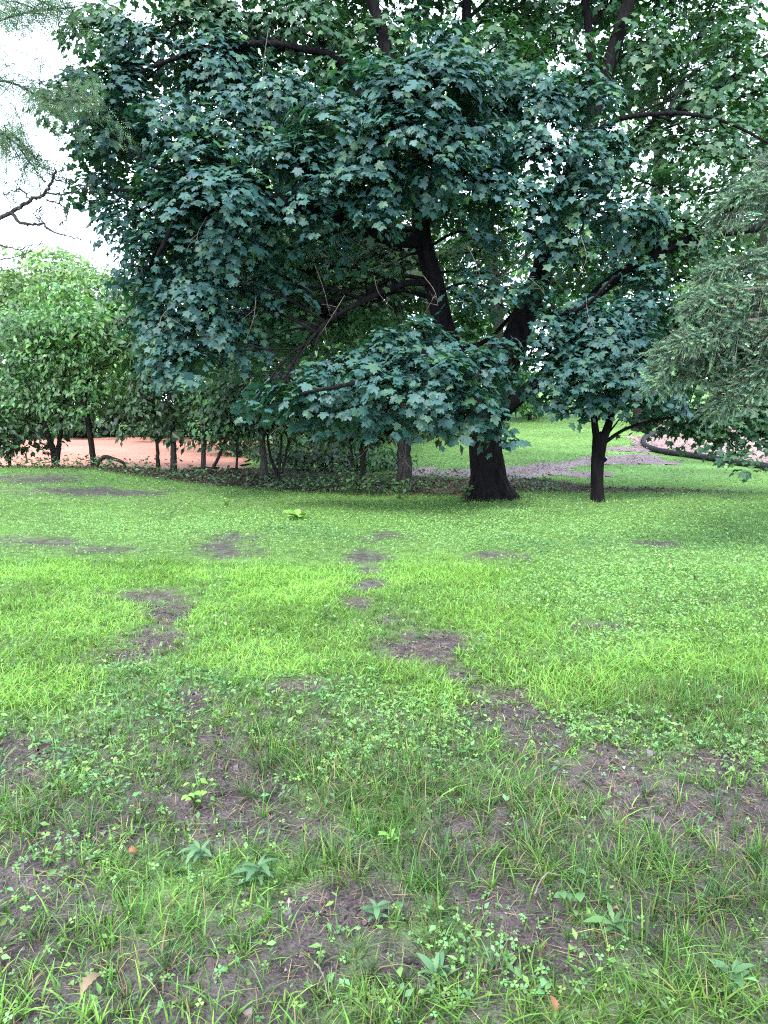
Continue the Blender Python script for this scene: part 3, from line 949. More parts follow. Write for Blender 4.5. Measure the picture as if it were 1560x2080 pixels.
edge_tree('small broadleaf tree with twin dark stems at the left edge of the lawn', 114, 950, [[(108, 915, 0), (97, 880, 0), (80, 820, .2), (60, 740, .3)], [(118, 915, 0), (122, 885, 0), (130, 800, -.1), (135, 700, 0)]],
          [(70, 800, 0, 110, 60, 1.3), (40, 720, .3, 110, 80, 1.5), (150, 830, -.2, 80, 45, 1), (0, 830, .2, 90, 60, 1.2), (0, 660, .5, 70, 45, 1.2)], .115, 6000, G_MID, .085, 15.6, tmpl=OVATE, name='broadleaf_tree')
edge_tree('slim tree with bent reddish stem and fresh green heart-shaped leaves', 193, 957, [[(188, 920, 0), (180, 855, 0), (172, 800, -.1), (160, 725, 0), (150, 650, .1)], [(172, 800, -.1), (195, 745, -.2), (215, 715, -.3)]],
          [(100, 665, 0, 80, 40, 1.0), (180, 660, -.2, 70, 45, 1.0), (140, 610, 0, 40, 26, .6), (240, 720, -.1, 60, 50, 1), (140, 740, .2, 90, 50, 1.2), (200, 785, 0, 60, 35, .9), (80, 690, 0, 70, 50, 1)], .12, 6000, G_FRESH, .075, 15.6, tmpl=OVATE, name='broadleaf_tree')
edge_tree('thin sapling with leafy skirt between bent tree and grey-brown stem', 322, 967, [[(320, 920, 0), (316, 860, 0), (312, 800, 0)]], [(300, 850, 0, 60, 55, .9), (320, 790, 0, 60, 45, .9)], .13, 1300, G_DARK, .05, 15.3)
edge_tree('straight grey-brown young tree rising under the drooping maple mass', 353, 969, [[(353, 920, 0), (350, 870, 0), (343, 800, 0), (335, 700, .2), (330, 600, .4)]], [(335, 700, .6, 90, 70, 1.2), (330, 600, .8, 90, 80, 1.3), (370, 880, 0, 35, 22, .5)], .15, 1600, G_DARK, .075, 15.2, mat=M_GREYBARK)
edge_tree('forked sapling with pale slender stem left of two leaning stems', 412, 971, [[(414, 920, 0), (416, 870, 0), (410, 810, 0), (405, 760, 0)], [(416, 865, 0), (440, 840, .1), (460, 800, .2)]], [(420, 800, .2, 55, 55, .9), (430, 880, 0, 40, 30, .6), (470, 790, .3, 60, 50, .9)], .12, 1300, G_MID, .055, 15.0, mat=M_GREYBARK)
edge_tree('sapling leaning to the right beside forked pale sapling', 427, 972, [[(436, 945, 0), (448, 920, 0), (458, 890, 0), (470, 840, .1)]], [(475, 840, .1, 50, 45, .8), (455, 890, 0, 35, 25, .5)], .12, 900, G_MID, .045, 14.9)
edge_tree('very thin upright sapling in the shade between leaning stem and thicker stem', 481, 976, [[(481, 930, 0), (483, 880, 0), (480, 820, 0)]], [(485, 850, 0, 45, 50, .8), (500, 780, .2, 60, 50, .9)], .12, 1000, G_DARK, .03, 14.8)
edge_tree('stubby grey sapling stem thicker than its neighbours near maple lower spray', 537, 980, [[(536, 940, 0), (533, 900, 0), (530, 840, .1), (520, 760, .2)]], [(520, 850, .2, 60, 45, .9), (530, 770, .4, 70, 55, 1)], .13, 1300, G_DARK, .085, 14.4, mat=M_GREYBARK)
edge_tree('clump of three dark stems spreading from one foot', 568, 977, [[(556, 945, 0), (545, 905, 0), (540, 850, .1)], [(568, 940, 0), (572, 890, 0), (580, 830, 0)], [(576, 945, 0), (586, 900, .1), (600, 850, .1)]], [(570, 850, .1, 60, 40, .8), (600, 800, .3, 70, 50, 1)], .13, 1200, G_DARK, .045, 14.6)
edge_tree('thin grey sapling close left of black forked sapling', 714, 984, [[(714, 950, 0), (713, 915, 0), (710, 860, 0)]], [(700, 870, .2, 55, 35, .8)], .13, 700, G_DARK, .04, 14.2, mat=M_GREYBARK)
edge_tree('black sapling forking low between thin grey sapling and grey trunk', 738, 985, [[(737, 955, 0), (737, 930, 0), (728, 890, 0), (715, 840, 0)], [(737, 930, 0), (750, 900, 0), (765, 850, 0)]], [(740, 870, .1, 80, 38, 1), (790, 860, .2, 55, 38, .9), (730, 820, .3, 90, 40, 1)], .14, 1900, G_DARK, .07, 14.0)
edge_tree('mid-size tree with stout grey furrowed trunk left of the huge maple', 823, 996, [[(822, 960, 0), (820, 900, 0), (818, 820, 0), (812, 700, .3), (800, 560, .5), (780, 400, .6)]], [(790, 560, 1.2, 90, 80, 1.3), (860, 860, .4, 70, 28, .9), (800, 830, .6, 80, 40, 1.0), (740, 440, 1.6, 120, 90, 1.6), (910, 880, .3, 40, 22, .6)], .16, 3600, G_DARK, .155, 13.4, mat=M_GREYBARK, name='broadleaf_tree')
edge_tree('dark thick-stemmed tree deep in the thicket behind the saplings', 686, 946, [[(686, 900, 0), (684, 830, 0), (680, 740, 0), (675, 600, 0)]], [(690, 850, 0, 120, 50, 1.6), (670, 700, 0, 150, 100, 2), (600, 820, .5, 110, 70, 1.6), (660, 520, .5, 160, 110, 2)], .20, 5200, G_MID, .24, 19, name='broadleaf_tree')
edge_tree('dark low bush at the far left corner of the lawn', 20, 945, [[(14, 915, 0), (0, 880, 0)], [(24, 915, 0), (40, 890, 0)]], [(10, 890, 0, 60, 35, .9), (-50, 870, 0, 70, 50, 1.1), (40, 910, 0, 40, 16, .6)], .13, 1500, G_DARK, .03, 15.0, name='bush', cat='bush')

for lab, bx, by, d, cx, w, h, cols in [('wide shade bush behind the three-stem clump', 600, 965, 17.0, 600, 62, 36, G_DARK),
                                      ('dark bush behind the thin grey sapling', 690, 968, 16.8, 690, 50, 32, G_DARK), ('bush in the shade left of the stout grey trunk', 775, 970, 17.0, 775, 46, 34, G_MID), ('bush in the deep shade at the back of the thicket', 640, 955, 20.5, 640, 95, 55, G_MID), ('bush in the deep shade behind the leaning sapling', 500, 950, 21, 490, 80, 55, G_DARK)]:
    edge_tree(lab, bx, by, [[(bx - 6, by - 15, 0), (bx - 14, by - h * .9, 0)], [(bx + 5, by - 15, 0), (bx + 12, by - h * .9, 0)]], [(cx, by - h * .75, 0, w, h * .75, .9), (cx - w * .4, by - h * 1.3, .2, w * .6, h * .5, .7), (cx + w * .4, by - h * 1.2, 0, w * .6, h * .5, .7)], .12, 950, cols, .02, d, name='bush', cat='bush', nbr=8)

# trees further back; depth d in metres, top row, spread in columns
BACK = [
    ('pale yellow-green feathery tree at the far left skyline', 20, 36, 520, 120, G_PALE, .24, 6400),
    ('tallest pale feathery tree on the skyline beside the maple', 115, 40, 470, 130, G_PALE, .24, 7400),
    ('pale tree half hidden by the drooping maple on the skyline', 230, 38, 530, 110, G_PALE, .24, 6400),
    ('fresh green tree behind the clay field at the far left', -10, 31, 600, 120, G_FRESH, .2, 5000),
    ('fresh green tree behind the clay field below the tallest pale tree', 170, 32, 590, 110, G_FRESH, .2, 5000),
    ('mid green tree behind the clay field near the drooping maple', 290, 30, 570, 130, G_MID, .24, 4200),
    ('tall green tree seen between drooping maple mass and maple stems', 450, 27, 250, 170, G_FRESH, .24, 5200),
    ('tall green tree behind the maple crown above the low spray', 640, 25, 40, 190, G_FRESH, .22, 6000),
    ('tall tree behind the forked stems of the maple', 860, 26, 60, 190, G_MID, .22, 5600),
    ('tall bright tree behind the maple, right of its stems', 992, 27, -40, 190, G_FRESH, .20, 3000),
    ('tall tree showing sky gaps behind the grey maple limb', 1300, 26, -60, 200, G_FRESH, .20, 2200),
    ('tall tree at the right edge behind the spruce', 1520, 25, 40, 190, G_MID, .22, 3400),
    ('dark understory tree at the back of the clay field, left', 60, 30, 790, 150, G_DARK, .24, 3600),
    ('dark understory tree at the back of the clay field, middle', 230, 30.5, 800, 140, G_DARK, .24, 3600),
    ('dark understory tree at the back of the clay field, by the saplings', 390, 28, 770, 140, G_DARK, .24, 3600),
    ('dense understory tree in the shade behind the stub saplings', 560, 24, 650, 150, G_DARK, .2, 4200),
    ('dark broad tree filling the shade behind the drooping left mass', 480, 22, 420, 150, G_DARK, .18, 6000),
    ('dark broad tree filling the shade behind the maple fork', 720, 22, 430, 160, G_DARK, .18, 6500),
    ('dense understory tree behind the grey trunk', 790, 24, 700, 140, G_MID, .2, 3600),
    ('leafy tree filling the gap between the huge trunk and the young maple', 1130, 33, 430, 130, G_MID, .22, 4600),
    ('leafy tree behind the young maple and its right branch', 1330, 34, 440, 150, G_MID, .22, 4600),
    ('leafy tree hidden behind the spruce boughs', 1540, 33, 430, 150, G_MID, .22, 4000),
    ('leafy tree behind the left stem of the maple', 930, 32, 420, 130, G_MID, .22, 4600),
    ('light green bushy tree on the grass slope seen beside the huge trunk', 1075, 30, 745, 75, G_FRESH, .2, 2600),
    ('tree at the top of the grass slope behind the young maple', 1230, 52, 640, 150, G_MID, .4, 3600),
    ('tree at the top of the grass slope behind the spruce', 1440, 50, 620, 170, G_MID, .4, 3600),
    ('tree at the top of the grass slope behind the huge trunk', 980, 50, 650, 170, G_MID, .4, 3600),
]
for lab, cx, d, top, half, cols, lf, cnt in BACK:
    b = px(cx, 900, d)
    b[2] = float(terr(b[0], b[1]))
    s = d / FPX
    H = px(cx, top, d)[2] - b[2]
    w = half * s
    cr = []
    low = 0.12 if H < 7 else 0.22
    for i in range(9):
        f = low + (0.9 - low) * ((i + .5) / 9) + R.normal(0, .03)
        ww = w * (0.55 + 0.55 * math.sin(math.pi * min(1, f * 1.02) ** 0.9))
        a = R.uniform(0, 6.28)
        k_ = R.uniform(.35, .75)
        cr.append(((math.cos(a) * w * k_, math.sin(a) * w * k_, H * f), (ww * R.uniform(.4, .75), ww * .6, H * R.uniform(.07, .13) + .2)))
    cr += [((0, 0, H * .84), (w * .55, w * .55, H * .10)), ((w * .45, 0, H * .74), (w * .45, w * .45, H * .09)), ((-w * .45, 0, H * .72), (w * .45, w * .45, H * .09))]
    stem = [(0, 0, 0), (R.normal(0, .1), R.normal(0, .1), H * .3), (R.normal(0, .3), R.normal(0, .2), H * .6), (R.normal(0, .4), R.normal(0, .3), H * .8)]
    broadleaf('bushy_tree' if H < 7 else 'tall_tree', lab, b, [stem], cr, lf, cnt, cols, .05 + .017 * H, M_BARK2, clump=0.025 * H + .14, per=26, nbr=5, group='trees standing behind the maple')

# ------------------------------------------------------------------ feathery locust reaching in from the left, and its bare limb
lb = np.array([-8.2, 10.6, 0.0])
lb[2] = float(terr(lb[0], lb[1]))
loc = empty('locust_tree', lb, 'feathery pale-leaved locust reaching in at the upper left corner', 'tree')
tm = Mesh()
tpth = spline([lb - [0, 0, .3], lb + [.1, 0, 2], lb + [.3, .1, 4], lb + [.5, 0, 7], lb + [.6, 0, 10]], 6)
tube(tm, tpth, taper(len(tpth), .22, .06), 14, ridge=.12)
tm.build('trunk', M_BARK2, loc, smooth=True)
LL = [
    [(-260, 330, 10.5), (-120, 220, 10.3), (30, 170, 10), (130, 205, 9.8), (230, 215, 9.7)],
    [(-260, 250, 10.5), (-100, 110, 10.3), (60, 40, 10.0), (190, 20, 9.8)],
    [(-260, 400, 10.5), (-120, 330, 10.2), (-20, 290, 9.9), (60, 280, 9.7), (110, 330, 9.6)],
    [(-250, 150, 10.5), (-120, 0, 10.3), (40, -80, 10.2), (160, -70, 10)],
    [(-250, 480, 10.5), (-150, 560, 10.3), (-60, 610, 10.1), (10, 650, 10)],
]
LL = [[(a - 38, b - 6, d) for a, b, d in l] for l in LL]
llp = build_limbs(loc, [(l, .026, .006) for l in LL], M_BARK2, 7, .05)
fm, twm = Mesh(), Mesh()
for p, r in llp:
    for _ in range(80):
        a = p[R.integers(4, len(p))]
        q = a + R.normal(0, 1, 3) * [.40, .5, .30] + [0.06, 0, -.12]
        tube(twm, spline([a, (a + q) / 2 + [0, 0, .08], q], 3), np.linspace(.006, .002, 7), 3, cap=False)
        k = 20
        t = R.random(k)[:, None]
        P = a * (1 - t) + q * t + R.normal(0, .06, (k, 3))
        T = unit(q - a) * .5 + np.array([.1, 0, -.75]) + jit(k, .55)
        scatter(fm, COMPOUND, P, np.array([0, -.3, .6]) + jit(k, .6), T, R.uniform(.09, .17, k), palette(k, [(0.12, .20, .12), (.14, .22, .115), (.10, .18, .13)], .22))
twm.build('branch', M_BARK2, loc)['kind'] = 'stuff'
cr_ = fm.build('crown', M_LEAF, loc)
cr_['kind'] = 'stuff'
DEADL = [
    ([(-220, 560, 10.2), (-60, 480, 10.0), (20, 432, 9.9), (62, 408, 9.8), (92, 392, 9.75), (106, 365, 9.7), (112, 345, 9.7)], .035, .008),
    ([(20, 432, 9.9), (50, 455, 9.85), (82, 455, 9.8), (120, 475, 9.75), (165, 488, 9.7)], .016, .004),
    ([(92, 392, 9.75), (130, 395, 9.7), (160, 385, 9.7), (180, 378, 9.65)], .009, .003),
    ([(62, 408, 9.8), (40, 385, 9.8), (20, 395, 9.8), (0, 385, 9.8)], .007, .003),
    ([(95, 405, 9.75), (125, 415, 9.7), (138, 440, 9.7), (120, 460, 9.7)], .007, .003),
    ([(-60, 480, 10), (0, 498, 9.9), (40, 505, 9.85), (85, 490, 9.8)], .009, .003),
    ([(-220, 250, 10), (-40, 255, 9.9), (20, 280, 9.8), (60, 330, 9.7), (95, 370, 9.7)], .012, .004),
    ([(82, 455, 9.8), (80, 430, 9.8), (86, 418, 9.8)], .005, .002),
    ([(-100, 500, 10), (-20, 530, 9.9), (30, 520, 9.85), (70, 512, 9.8)], .008, .003),
    ([(106, 365, 9.7), (125, 360, 9.7), (140, 372, 9.7)], .005, .002), ([(106, 365, 9.7), (96, 345, 9.7), (78, 335, 9.7)], .005, .002),
]
for pts, r0, r1 in DEADL:
    m = Mesh()
    p = spline(limb_pts(pts), 6)
    p[1:-1] += R.normal(0, .012, (len(p) - 2, 3))
    tube(m, p, taper(len(p), r0 * (.9 if r0 > .02 else 1.5), r1 * 1.6), 6)
    for _ in range(12):
        a = p[R.integers(1, len(p))]
        dd = unit(R.normal(0, 1, 3) * [1, .6, 1]) * R.uniform(.08, .32)
        tube(m, spline([a, a + dd * .5 + R.normal(0, .02, 3), a + dd], 3), np.linspace(.006, .003, 7), 3, cap=False)
    o = m.build('bare_limb', M_GREYBARK, loc, smooth=True)

# ------------------------------------------------------------------ spruce boughs from the right
sb = np.array([6.3, 8.4, 0.0])
sb[2] = float(terr(sb[0], sb[1]))
spr = empty('spruce_tree', sb, 'grey-green spruce with drooping needle boughs reaching in from the right edge', 'tree')
m = Mesh()
tpth = spline([sb - [0, 0, .3], sb + [0, 0, 2], sb + [.05, 0, 5], sb + [0, 0, 9]], 6)
tube(m, tpth, taper(len(tpth), .2, .05), 16, ridge=.12)
m.build('trunk', M_BARK2, spr, smooth=True)
BOUGH = [[(a + (60 if i > 1 else 0), b, d) for i, (a, b, d) in enumerate(l)] for l in [  # (photo path of the bough, reach in metres of depth)
    [(1850, 330, 8.4), (1700, 330, 8.0), (1600, 350, 7.8), (1520, 400, 7.6)],
    [(1850, 250, 8.4), (1720, 240, 8.1), (1620, 260, 7.9), (1530, 300, 7.8)],
    [(1850, 480, 8.4), (1680, 480, 7.9), (1560, 500, 7.6), (1470, 520, 7.4), (1400, 540, 7.3)],
    [(1850, 560, 8.4), (1680, 570, 7.7), (1560, 580, 7.3), (1450, 590, 7.1), (1390, 600, 7.0)],
    [(1850, 640, 8.4), (1650, 630, 7.6), (1520, 645, 7.2), (1420, 660, 7.0), (1350, 680, 6.9), (1305, 710, 6.9)],
    [(1850, 690, 8.4), (1660, 690, 7.8), (1540, 700, 7.4), (1430, 715, 7.2), (1340, 740, 7.1)],
    [(1850, 720, 8.4), (1660, 720, 7.4), (1560, 730, 7.0), (1480, 750, 6.9), (1420, 790, 6.9)],
    [(1850, 620, 8.4), (1700, 600, 7.3), (1600, 620, 6.9), (1520, 660, 6.8)],
    [(1850, 300, 8.4), (1680, 300, 7.8), (1560, 325, 7.5), (1480, 365, 7.3), (1440, 400, 7.2)],
]]
nm = [Mesh()]
for bi, pts in enumerate(BOUGH):
    bm_ = Mesh()
    p = spline(limb_pts(pts), 6)
    tube(bm_, p, taper(len(p), .05, .008), 7)
    for i in range(3, len(p)):
        for _ in range(5):
            a = p[i - 1] + (p[i] - p[i - 1]) * R.random()
            d = unit(p[i] - p[i - 1])
            side = R.choice([-1, 1]) * unit(np.cross(d, [0, 0, 1]))
            L = R.uniform(.18, .5)
            q = a + d * L * .7 + side * L * R.uniform(.1, .7) + np.array([0, 0, -L * R.uniform(.15, .75)])
            c = spline([a, (a + q) / 2 + [0, 0, .04], q], 4)
            tube(bm_, c, np.linspace(.006, .002, len(c)), 3, cap=False)
            k = 7
            t = R.uniform(.1, 1.0, k)
            P = c[(t * (len(c) - 1)).astype(int)] + R.normal(0, .02, (k, 3))
            T = unit(q - a) + np.array([0, 0, -.45]) + jit(k, .28)
            for v in range(3):
                s = slice(v, None, 3)
                scatter(nm[0], SPRUCE[v], P[s], np.array([0, -.2, .8]) + jit(len(P[s]), .4), T[s], R.uniform(.13, .22, len(P[s])),
                        palette(len(P[s]), [(.105, .18, .115), (.13, .215, .13), (.08, .14, .10)], .25))
        for _ in range(2):      # bare grey twigs
            a = p[i]
            q = a + R.normal(0, 1, 3) * [.14, .1, .08] + [-.1, 0, -.12]
            tube(bm_, spline([a, (a + q) / 2 + [0, 0, .05], q], 4), np.linspace(.005, .0015, 9), 3, cap=False)
    bm_.build('bough', M_TWIG, spr, smooth=True)
cr_ = nm[0].build('crown', M_NEEDLE, spr)
cr_['kind'] = 'stuff'

# ------------------------------------------------------------------ grass, clover and weeds of the lawn


def blades(m, P, L, Wd, bend, segs, C, flat=0.0, head=None):
    n = len(P)
    if n == 0:
        return
    h = R.uniform(0, 2 * math.pi, n) if head is None else head
    H = np.column_stack([np.cos(h), np.sin(h), np.zeros(n)])
    tw = h + math.pi / 2 + R.normal(0, .5, n)
    Sd = np.column_stack([np.cos(tw), np.sin(tw), np.zeros(n)])
    lv = np.linspace(0, 1, segs + 1)
    vs_, cs_ = [], []
    for t in lv:
        hor = L * (bend * (0.25 * t + 0.95 * t * t))
        ver = L * (t * (1 - flat) - 0.55 * np.minimum(bend, 1.3) * t * t * (1 - flat * .5))
        c = P + H * hor[:, None] + np.column_stack([np.zeros(n), np.zeros(n), np.maximum(ver, 0.004)])
        w = Wd * (0.75 + 0.5 * t if t < .4 else (0.95 * (1 - t) / 0.6 + 0.0)) * .5
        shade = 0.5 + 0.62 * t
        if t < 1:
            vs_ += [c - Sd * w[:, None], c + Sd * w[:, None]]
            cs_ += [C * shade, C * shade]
        else:
            vs_.append(c)
            cs_.append(C * shade)
    V = np.stack(vs_, 1)
    Cc = np.stack(cs_, 1)
    k = V.shape[1]
    tt = []
    for s in range(segs - 1):
        a = 2 * s
        tt += [[a, a + 1, a + 3], [a, a + 3, a + 2]]
    a = 2 * (segs - 1)
    tt.append([a, a + 1, a + 2])
    tr = (np.array(tt)[None] + (np.arange(n) * k)[:, None, None]).reshape(-1, 3)
    m.add(V.reshape(-1, 3), tr, None, Cc.reshape(-1, 3))


def spread(n, y0, y1, margin=0.55):
    """Random ground points in the wedge the camera sees (with room to the sides)."""
    y = np.sqrt(R.uniform(y0 * y0, y1 * y1, n))
    hw = 0.56 * y + margin
    x = R.uniform(-1, 1, n) * hw
    P = np.column_stack([x, y, terr(x, y)])
    P[:, 2] += -0.006
    return P


C_LUSH = [(0.21, 0.42, 0.075), (0.25, 0.45, 0.08), (0.17, 0.37, 0.075)]
C_FINE = [(0.135, 0.30, 0.060), (0.17, 0.335, 0.065), (0.105, 0.25, 0.065)]
C_CLOV = [(0.19, 0.37, 0.115), (0.23, 0.41, 0.11), (0.155, 0.33, 0.13)]
C_DARK = [(0.080, 0.185, 0.072), (0.10, 0.21, 0.078)]
C_OLIVE = [(0.12, 0.20, 0.06), (0.10, 0.17, 0.07)]
C_DRY = [(0.30, 0.235, 0.13), (0.24, 0.18, 0.11), (0.20, 0.15, 0.10)]
grass, clover, weeds = Mesh(), Mesh(), Mesh()
for (y0, y1, dens, segs, ws) in [(1.35, 2.6, 6500, 3, 1.5), (2.6, 4.2, 6200, 3, 1.45), (4.2, 7.0, 5200, 2, 1.35), (7.0, 10.5, 3900, 1, 1.3), (10.5, 15.0, 1900, 1, 1.9)]:
    area = 0.56 * (y1 ** 2 - y0 ** 2) + 1.1 * (y1 - y0)
    P = spread(int(area * dens), y0, y1)
    x, y = P[:, 0], P[:, 1]
    bw, lw, cw, dw, tw = (blobs(P, b, *((1.55, .45) if b is BARE else (1.8, .2))) for b in (BARE, LUSH, CLOV, DARK, TALL))
    sz = shade_zone(x, y)
    sparse = 0.42 * sstep(4.6, 2.3, y) * (1 - lw) * sstep(0.25, 0.6, vnoise(x, y, 4, 4.5, .7))
    keep = (1 - (0.96 - .30 * sstep(4.2, 3.0, y)) * bw) * (1 - 0.93 * sz) * (1 - sparse) * (0.62 + 0.5 * lw + 0.25 * cw)
    keep *= ~covered(x, y)
    far = (y > lawn_edge(x) + .3)
    ok = R.random(len(P)) < keep
    P, bw, lw, cw, dw, tw, far, sz = (a[ok] for a in (P, bw, lw, cw, dw, tw, far, sz))
    n = len(P)
    u = R.random(n)
    p_cl = np.clip(0.12 + 0.4 * cw + 0.22 * dw - 0.35 * lw - .2 * tw, 0.03, 0.75)
    kind = np.where(u < p_cl, 2, np.where(R.random(n) < np.clip(0.22 + 0.6 * lw - .4 * tw - .3 * dw, .06, .85), 0, 1))
    lf = np.clip(.5 + 1.5 * (vnoise(P[:, 0], P[:, 1], 3, 1.4) - .5), 0, 1)
    tuft = 0.65 + 0.8 * vnoise(P[:, 0], P[:, 1], 2, 6.0)
    short = np.where(far, .7, 1.0) * (1 - .55 * bw)
    # broad lush blades
    k = kind == 0
    nk = k.sum()
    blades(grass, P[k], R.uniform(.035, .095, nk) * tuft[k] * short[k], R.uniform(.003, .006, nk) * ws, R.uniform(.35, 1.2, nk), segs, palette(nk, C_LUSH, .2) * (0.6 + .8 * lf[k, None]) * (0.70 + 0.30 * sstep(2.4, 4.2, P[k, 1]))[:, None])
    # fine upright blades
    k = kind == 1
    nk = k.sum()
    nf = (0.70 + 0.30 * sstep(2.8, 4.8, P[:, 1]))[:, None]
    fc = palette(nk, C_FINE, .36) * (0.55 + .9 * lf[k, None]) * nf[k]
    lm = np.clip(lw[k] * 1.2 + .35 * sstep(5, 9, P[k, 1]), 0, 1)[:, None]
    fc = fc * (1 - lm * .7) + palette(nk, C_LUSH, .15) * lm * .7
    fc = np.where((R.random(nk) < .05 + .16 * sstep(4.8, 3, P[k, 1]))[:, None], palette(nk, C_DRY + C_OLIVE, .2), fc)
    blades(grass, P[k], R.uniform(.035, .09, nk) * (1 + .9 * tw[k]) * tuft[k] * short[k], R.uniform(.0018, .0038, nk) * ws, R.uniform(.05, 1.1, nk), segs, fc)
    # clover and small round weeds
    k = kind == 2
    nk = k.sum()
    Q = P[k] + np.column_stack([np.zeros(nk), np.zeros(nk), R.uniform(.008, .05, nk) * tuft[k]])
    dk = R.random(nk) < dw[k] * .7
    cc = palette(nk, C_CLOV, .22) * (0.66 + 0.34 * sstep(2.8, 4.8, Q[:, 1]))[:, None]
    cc[dk] = palette(int(dk.sum()), C_DARK, .2)
    sc_ = R.uniform(.009, .017, nk) * (1 + .25 * (ws - 1))
    s1 = (R.random(nk) < .65) & ~dk
    scatter(clover, CLOVER if y1 < 5 else CLOVER_LO, Q[s1], np.array([0, -.15, 1.]) + jit(s1.sum(), .28), jit(s1.sum(), 1), sc_[s1], cc[s1])
    s2 = ~s1
    for rep in range(2 if y1 < 5 else 1):
        scatter(weeds, OVATE if y1 < 5 else DIAM, Q[s2] + jit(s2.sum(), .012), np.array([0, 0, 1.]) + jit(s2.sum(), .5), jit(s2.sum(), 1) * [1, 1, .4], sc_[s2] * R.uniform(1.2, 2.3, s2.sum()), cc[s2])
# tufts of grass on the sparse near ground
tc = spread(5200, 1.35, 6.5)
wb, wl_, wt = blobs(tc, BARE, 1.55, .45), blobs(tc, LUSH), blobs(tc, TALL)
ok = R.random(len(tc)) < (1 - .72 * wb) * (.45 + .55 * wt) * (1 - .6 * wl_) * (1.1 - .9 * sstep(3.5, 6.5, tc[:, 1]))
tc, wt = tc[ok], wt[ok]
nbld = 17
big_ = np.repeat(R.uniform(.55, 1.25, len(tc)) * (0.8 + .5 * wt), nbld)
hd = R.uniform(0, 6.283, len(tc) * nbld)
P = np.repeat(tc, nbld, 0) + np.column_stack([np.cos(hd), np.sin(hd), hd * 0]) * np.abs(R.normal(0, .014, (len(hd), 1))) * big_[:, None]
tcol = np.repeat(palette(len(tc), C_FINE + C_OLIVE + C_DARK, .2), nbld, 0) * .82 * np.exp(R.normal(0, .3, (len(hd), 1)))
dry = R.random(len(hd)) < .10
tcol[dry] = palette(int(dry.sum()), C_DRY, .2)
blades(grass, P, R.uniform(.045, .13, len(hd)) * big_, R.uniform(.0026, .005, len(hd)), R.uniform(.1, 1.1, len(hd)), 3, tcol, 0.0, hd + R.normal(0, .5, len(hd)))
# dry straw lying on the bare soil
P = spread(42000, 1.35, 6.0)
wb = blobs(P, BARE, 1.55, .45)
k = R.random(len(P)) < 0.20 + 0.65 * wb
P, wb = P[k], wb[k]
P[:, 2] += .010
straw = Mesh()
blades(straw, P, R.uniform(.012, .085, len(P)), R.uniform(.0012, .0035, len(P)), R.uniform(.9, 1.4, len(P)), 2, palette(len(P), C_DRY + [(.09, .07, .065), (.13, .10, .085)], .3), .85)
# crumbs of soil and small debris
P = spread(48000, 1.35, 5.5)
k = R.random(len(P)) < 0.35 + 0.6 * blobs(P, BARE, 1.55, .45)
P = P[k] + [0, 0, .004]
crumb = Mesh()
TETRA = (np.array([[-.5, -.4, -.2], [.55, -.3, -.2], [0, .55, -.2], [.05, 0, .55]], float), np.array([[0, 1, 3], [1, 2, 3], [2, 0, 3]]))
scatter(crumb, TETRA, P, np.array([0, 0, 1.]) + jit(len(P), .4), jit(len(P), 1), np.exp(R.normal(-5.0, .55, len(P))), palette(len(P), [(.10, .08, .085), (.06, .048, .05), (.15, .12, .13), (.04, .032, .034)], .35))
# lawn of the slope on the right and the strip beyond the trees
n = 60000
y = R.uniform(13, 30, n) ** 1.0
x = R.uniform(-7, 0.62 * 30 + 2, n)
k = (np.abs(x) < 0.58 * y + 1) & ~covered(x, y) & (R.random(n) > .95 * shade_zone(x, y)) & (y > lawn_edge(x) + .4)
P = np.column_stack([x[k], y[k], terr(x[k], y[k]) - .005])
far_grass = Mesh()
nk = len(P)
blades(far_grass, P, R.uniform(.03, .07, nk), R.uniform(.010, .020, nk), R.uniform(.2, 1.0, nk), 1, palette(nk, C_LUSH + C_FINE, .2))
print('grass tris', sum(len(t) for t in grass.t), 'clover', sum(len(t) for t in clover.t), 'weeds', sum(len(t) for t in weeds.t))
tag(grass.build('grass', M_GRASS), 'bright green grass blades covering the near lawn', 'grass', None, 'stuff')
tag(clover.build('clover', M_WEED), 'low clover leaves spread through the near lawn', 'clover', None, 'stuff')
tag(weeds.build('ground_weeds', M_WEED), 'tiny dark leafy weeds mixed into the near lawn', 'weeds', None, 'stuff')
tag(crumb.build('soil_crumbs', M_DEAD), 'crumbs of dark soil and debris on the bare patches', 'soil', None, 'stuff')
tag(straw.build('dry_straw', M_DEAD), 'dry tan straw scattered on the bare soil', 'straw', None, 'stuff')
tag(far_grass.build('slope_grass', M_GRASS), 'short grass on the far slope beyond the trees', 'grass', None, 'stuff')

# litter and chips
lit = Mesh()
x = R.uniform(-9, 9, 60000)
y = R.uniform(11.8, 18.5, 60000)
k = (R.random(len(x)) < .35 * shade_zone(x, y) + .6 * (leafpatch_mask(x, y) > 0)) & (np.abs(x) < .6 * y)
x, y = x[k], y[k]
P = np.column_stack([x, y, terr(x, y) + .02])
scatter(lit, DIAM, P, np.array([0, 0, 1.]) + jit(len(P), .45), jit(len(P), 1) * [1, 1, .2], R.uniform(.03, .075, len(P)), palette(len(P), [(.10, .06, .05), (.075, .05, .042), (.13, .085, .07), (.05, .038, .034)], .25))
tag(lit.build('leaf_litter', M_DEAD), 'brown dead leaves littering the shade under the maples', 'leaf litter', None, 'stuff')
chip = Mesh()
x = R.uniform(-5, 16, 90000)
y = R.uniform(13, 32, 90000)
k = ((path_mask(x, y) > 0) | (bed_mask(x, y) > 0)) & (R.random(len(x)) < .5)
x, y = x[k], y[k]
P = np.column_stack([x, y, terr(x, y) + .06])
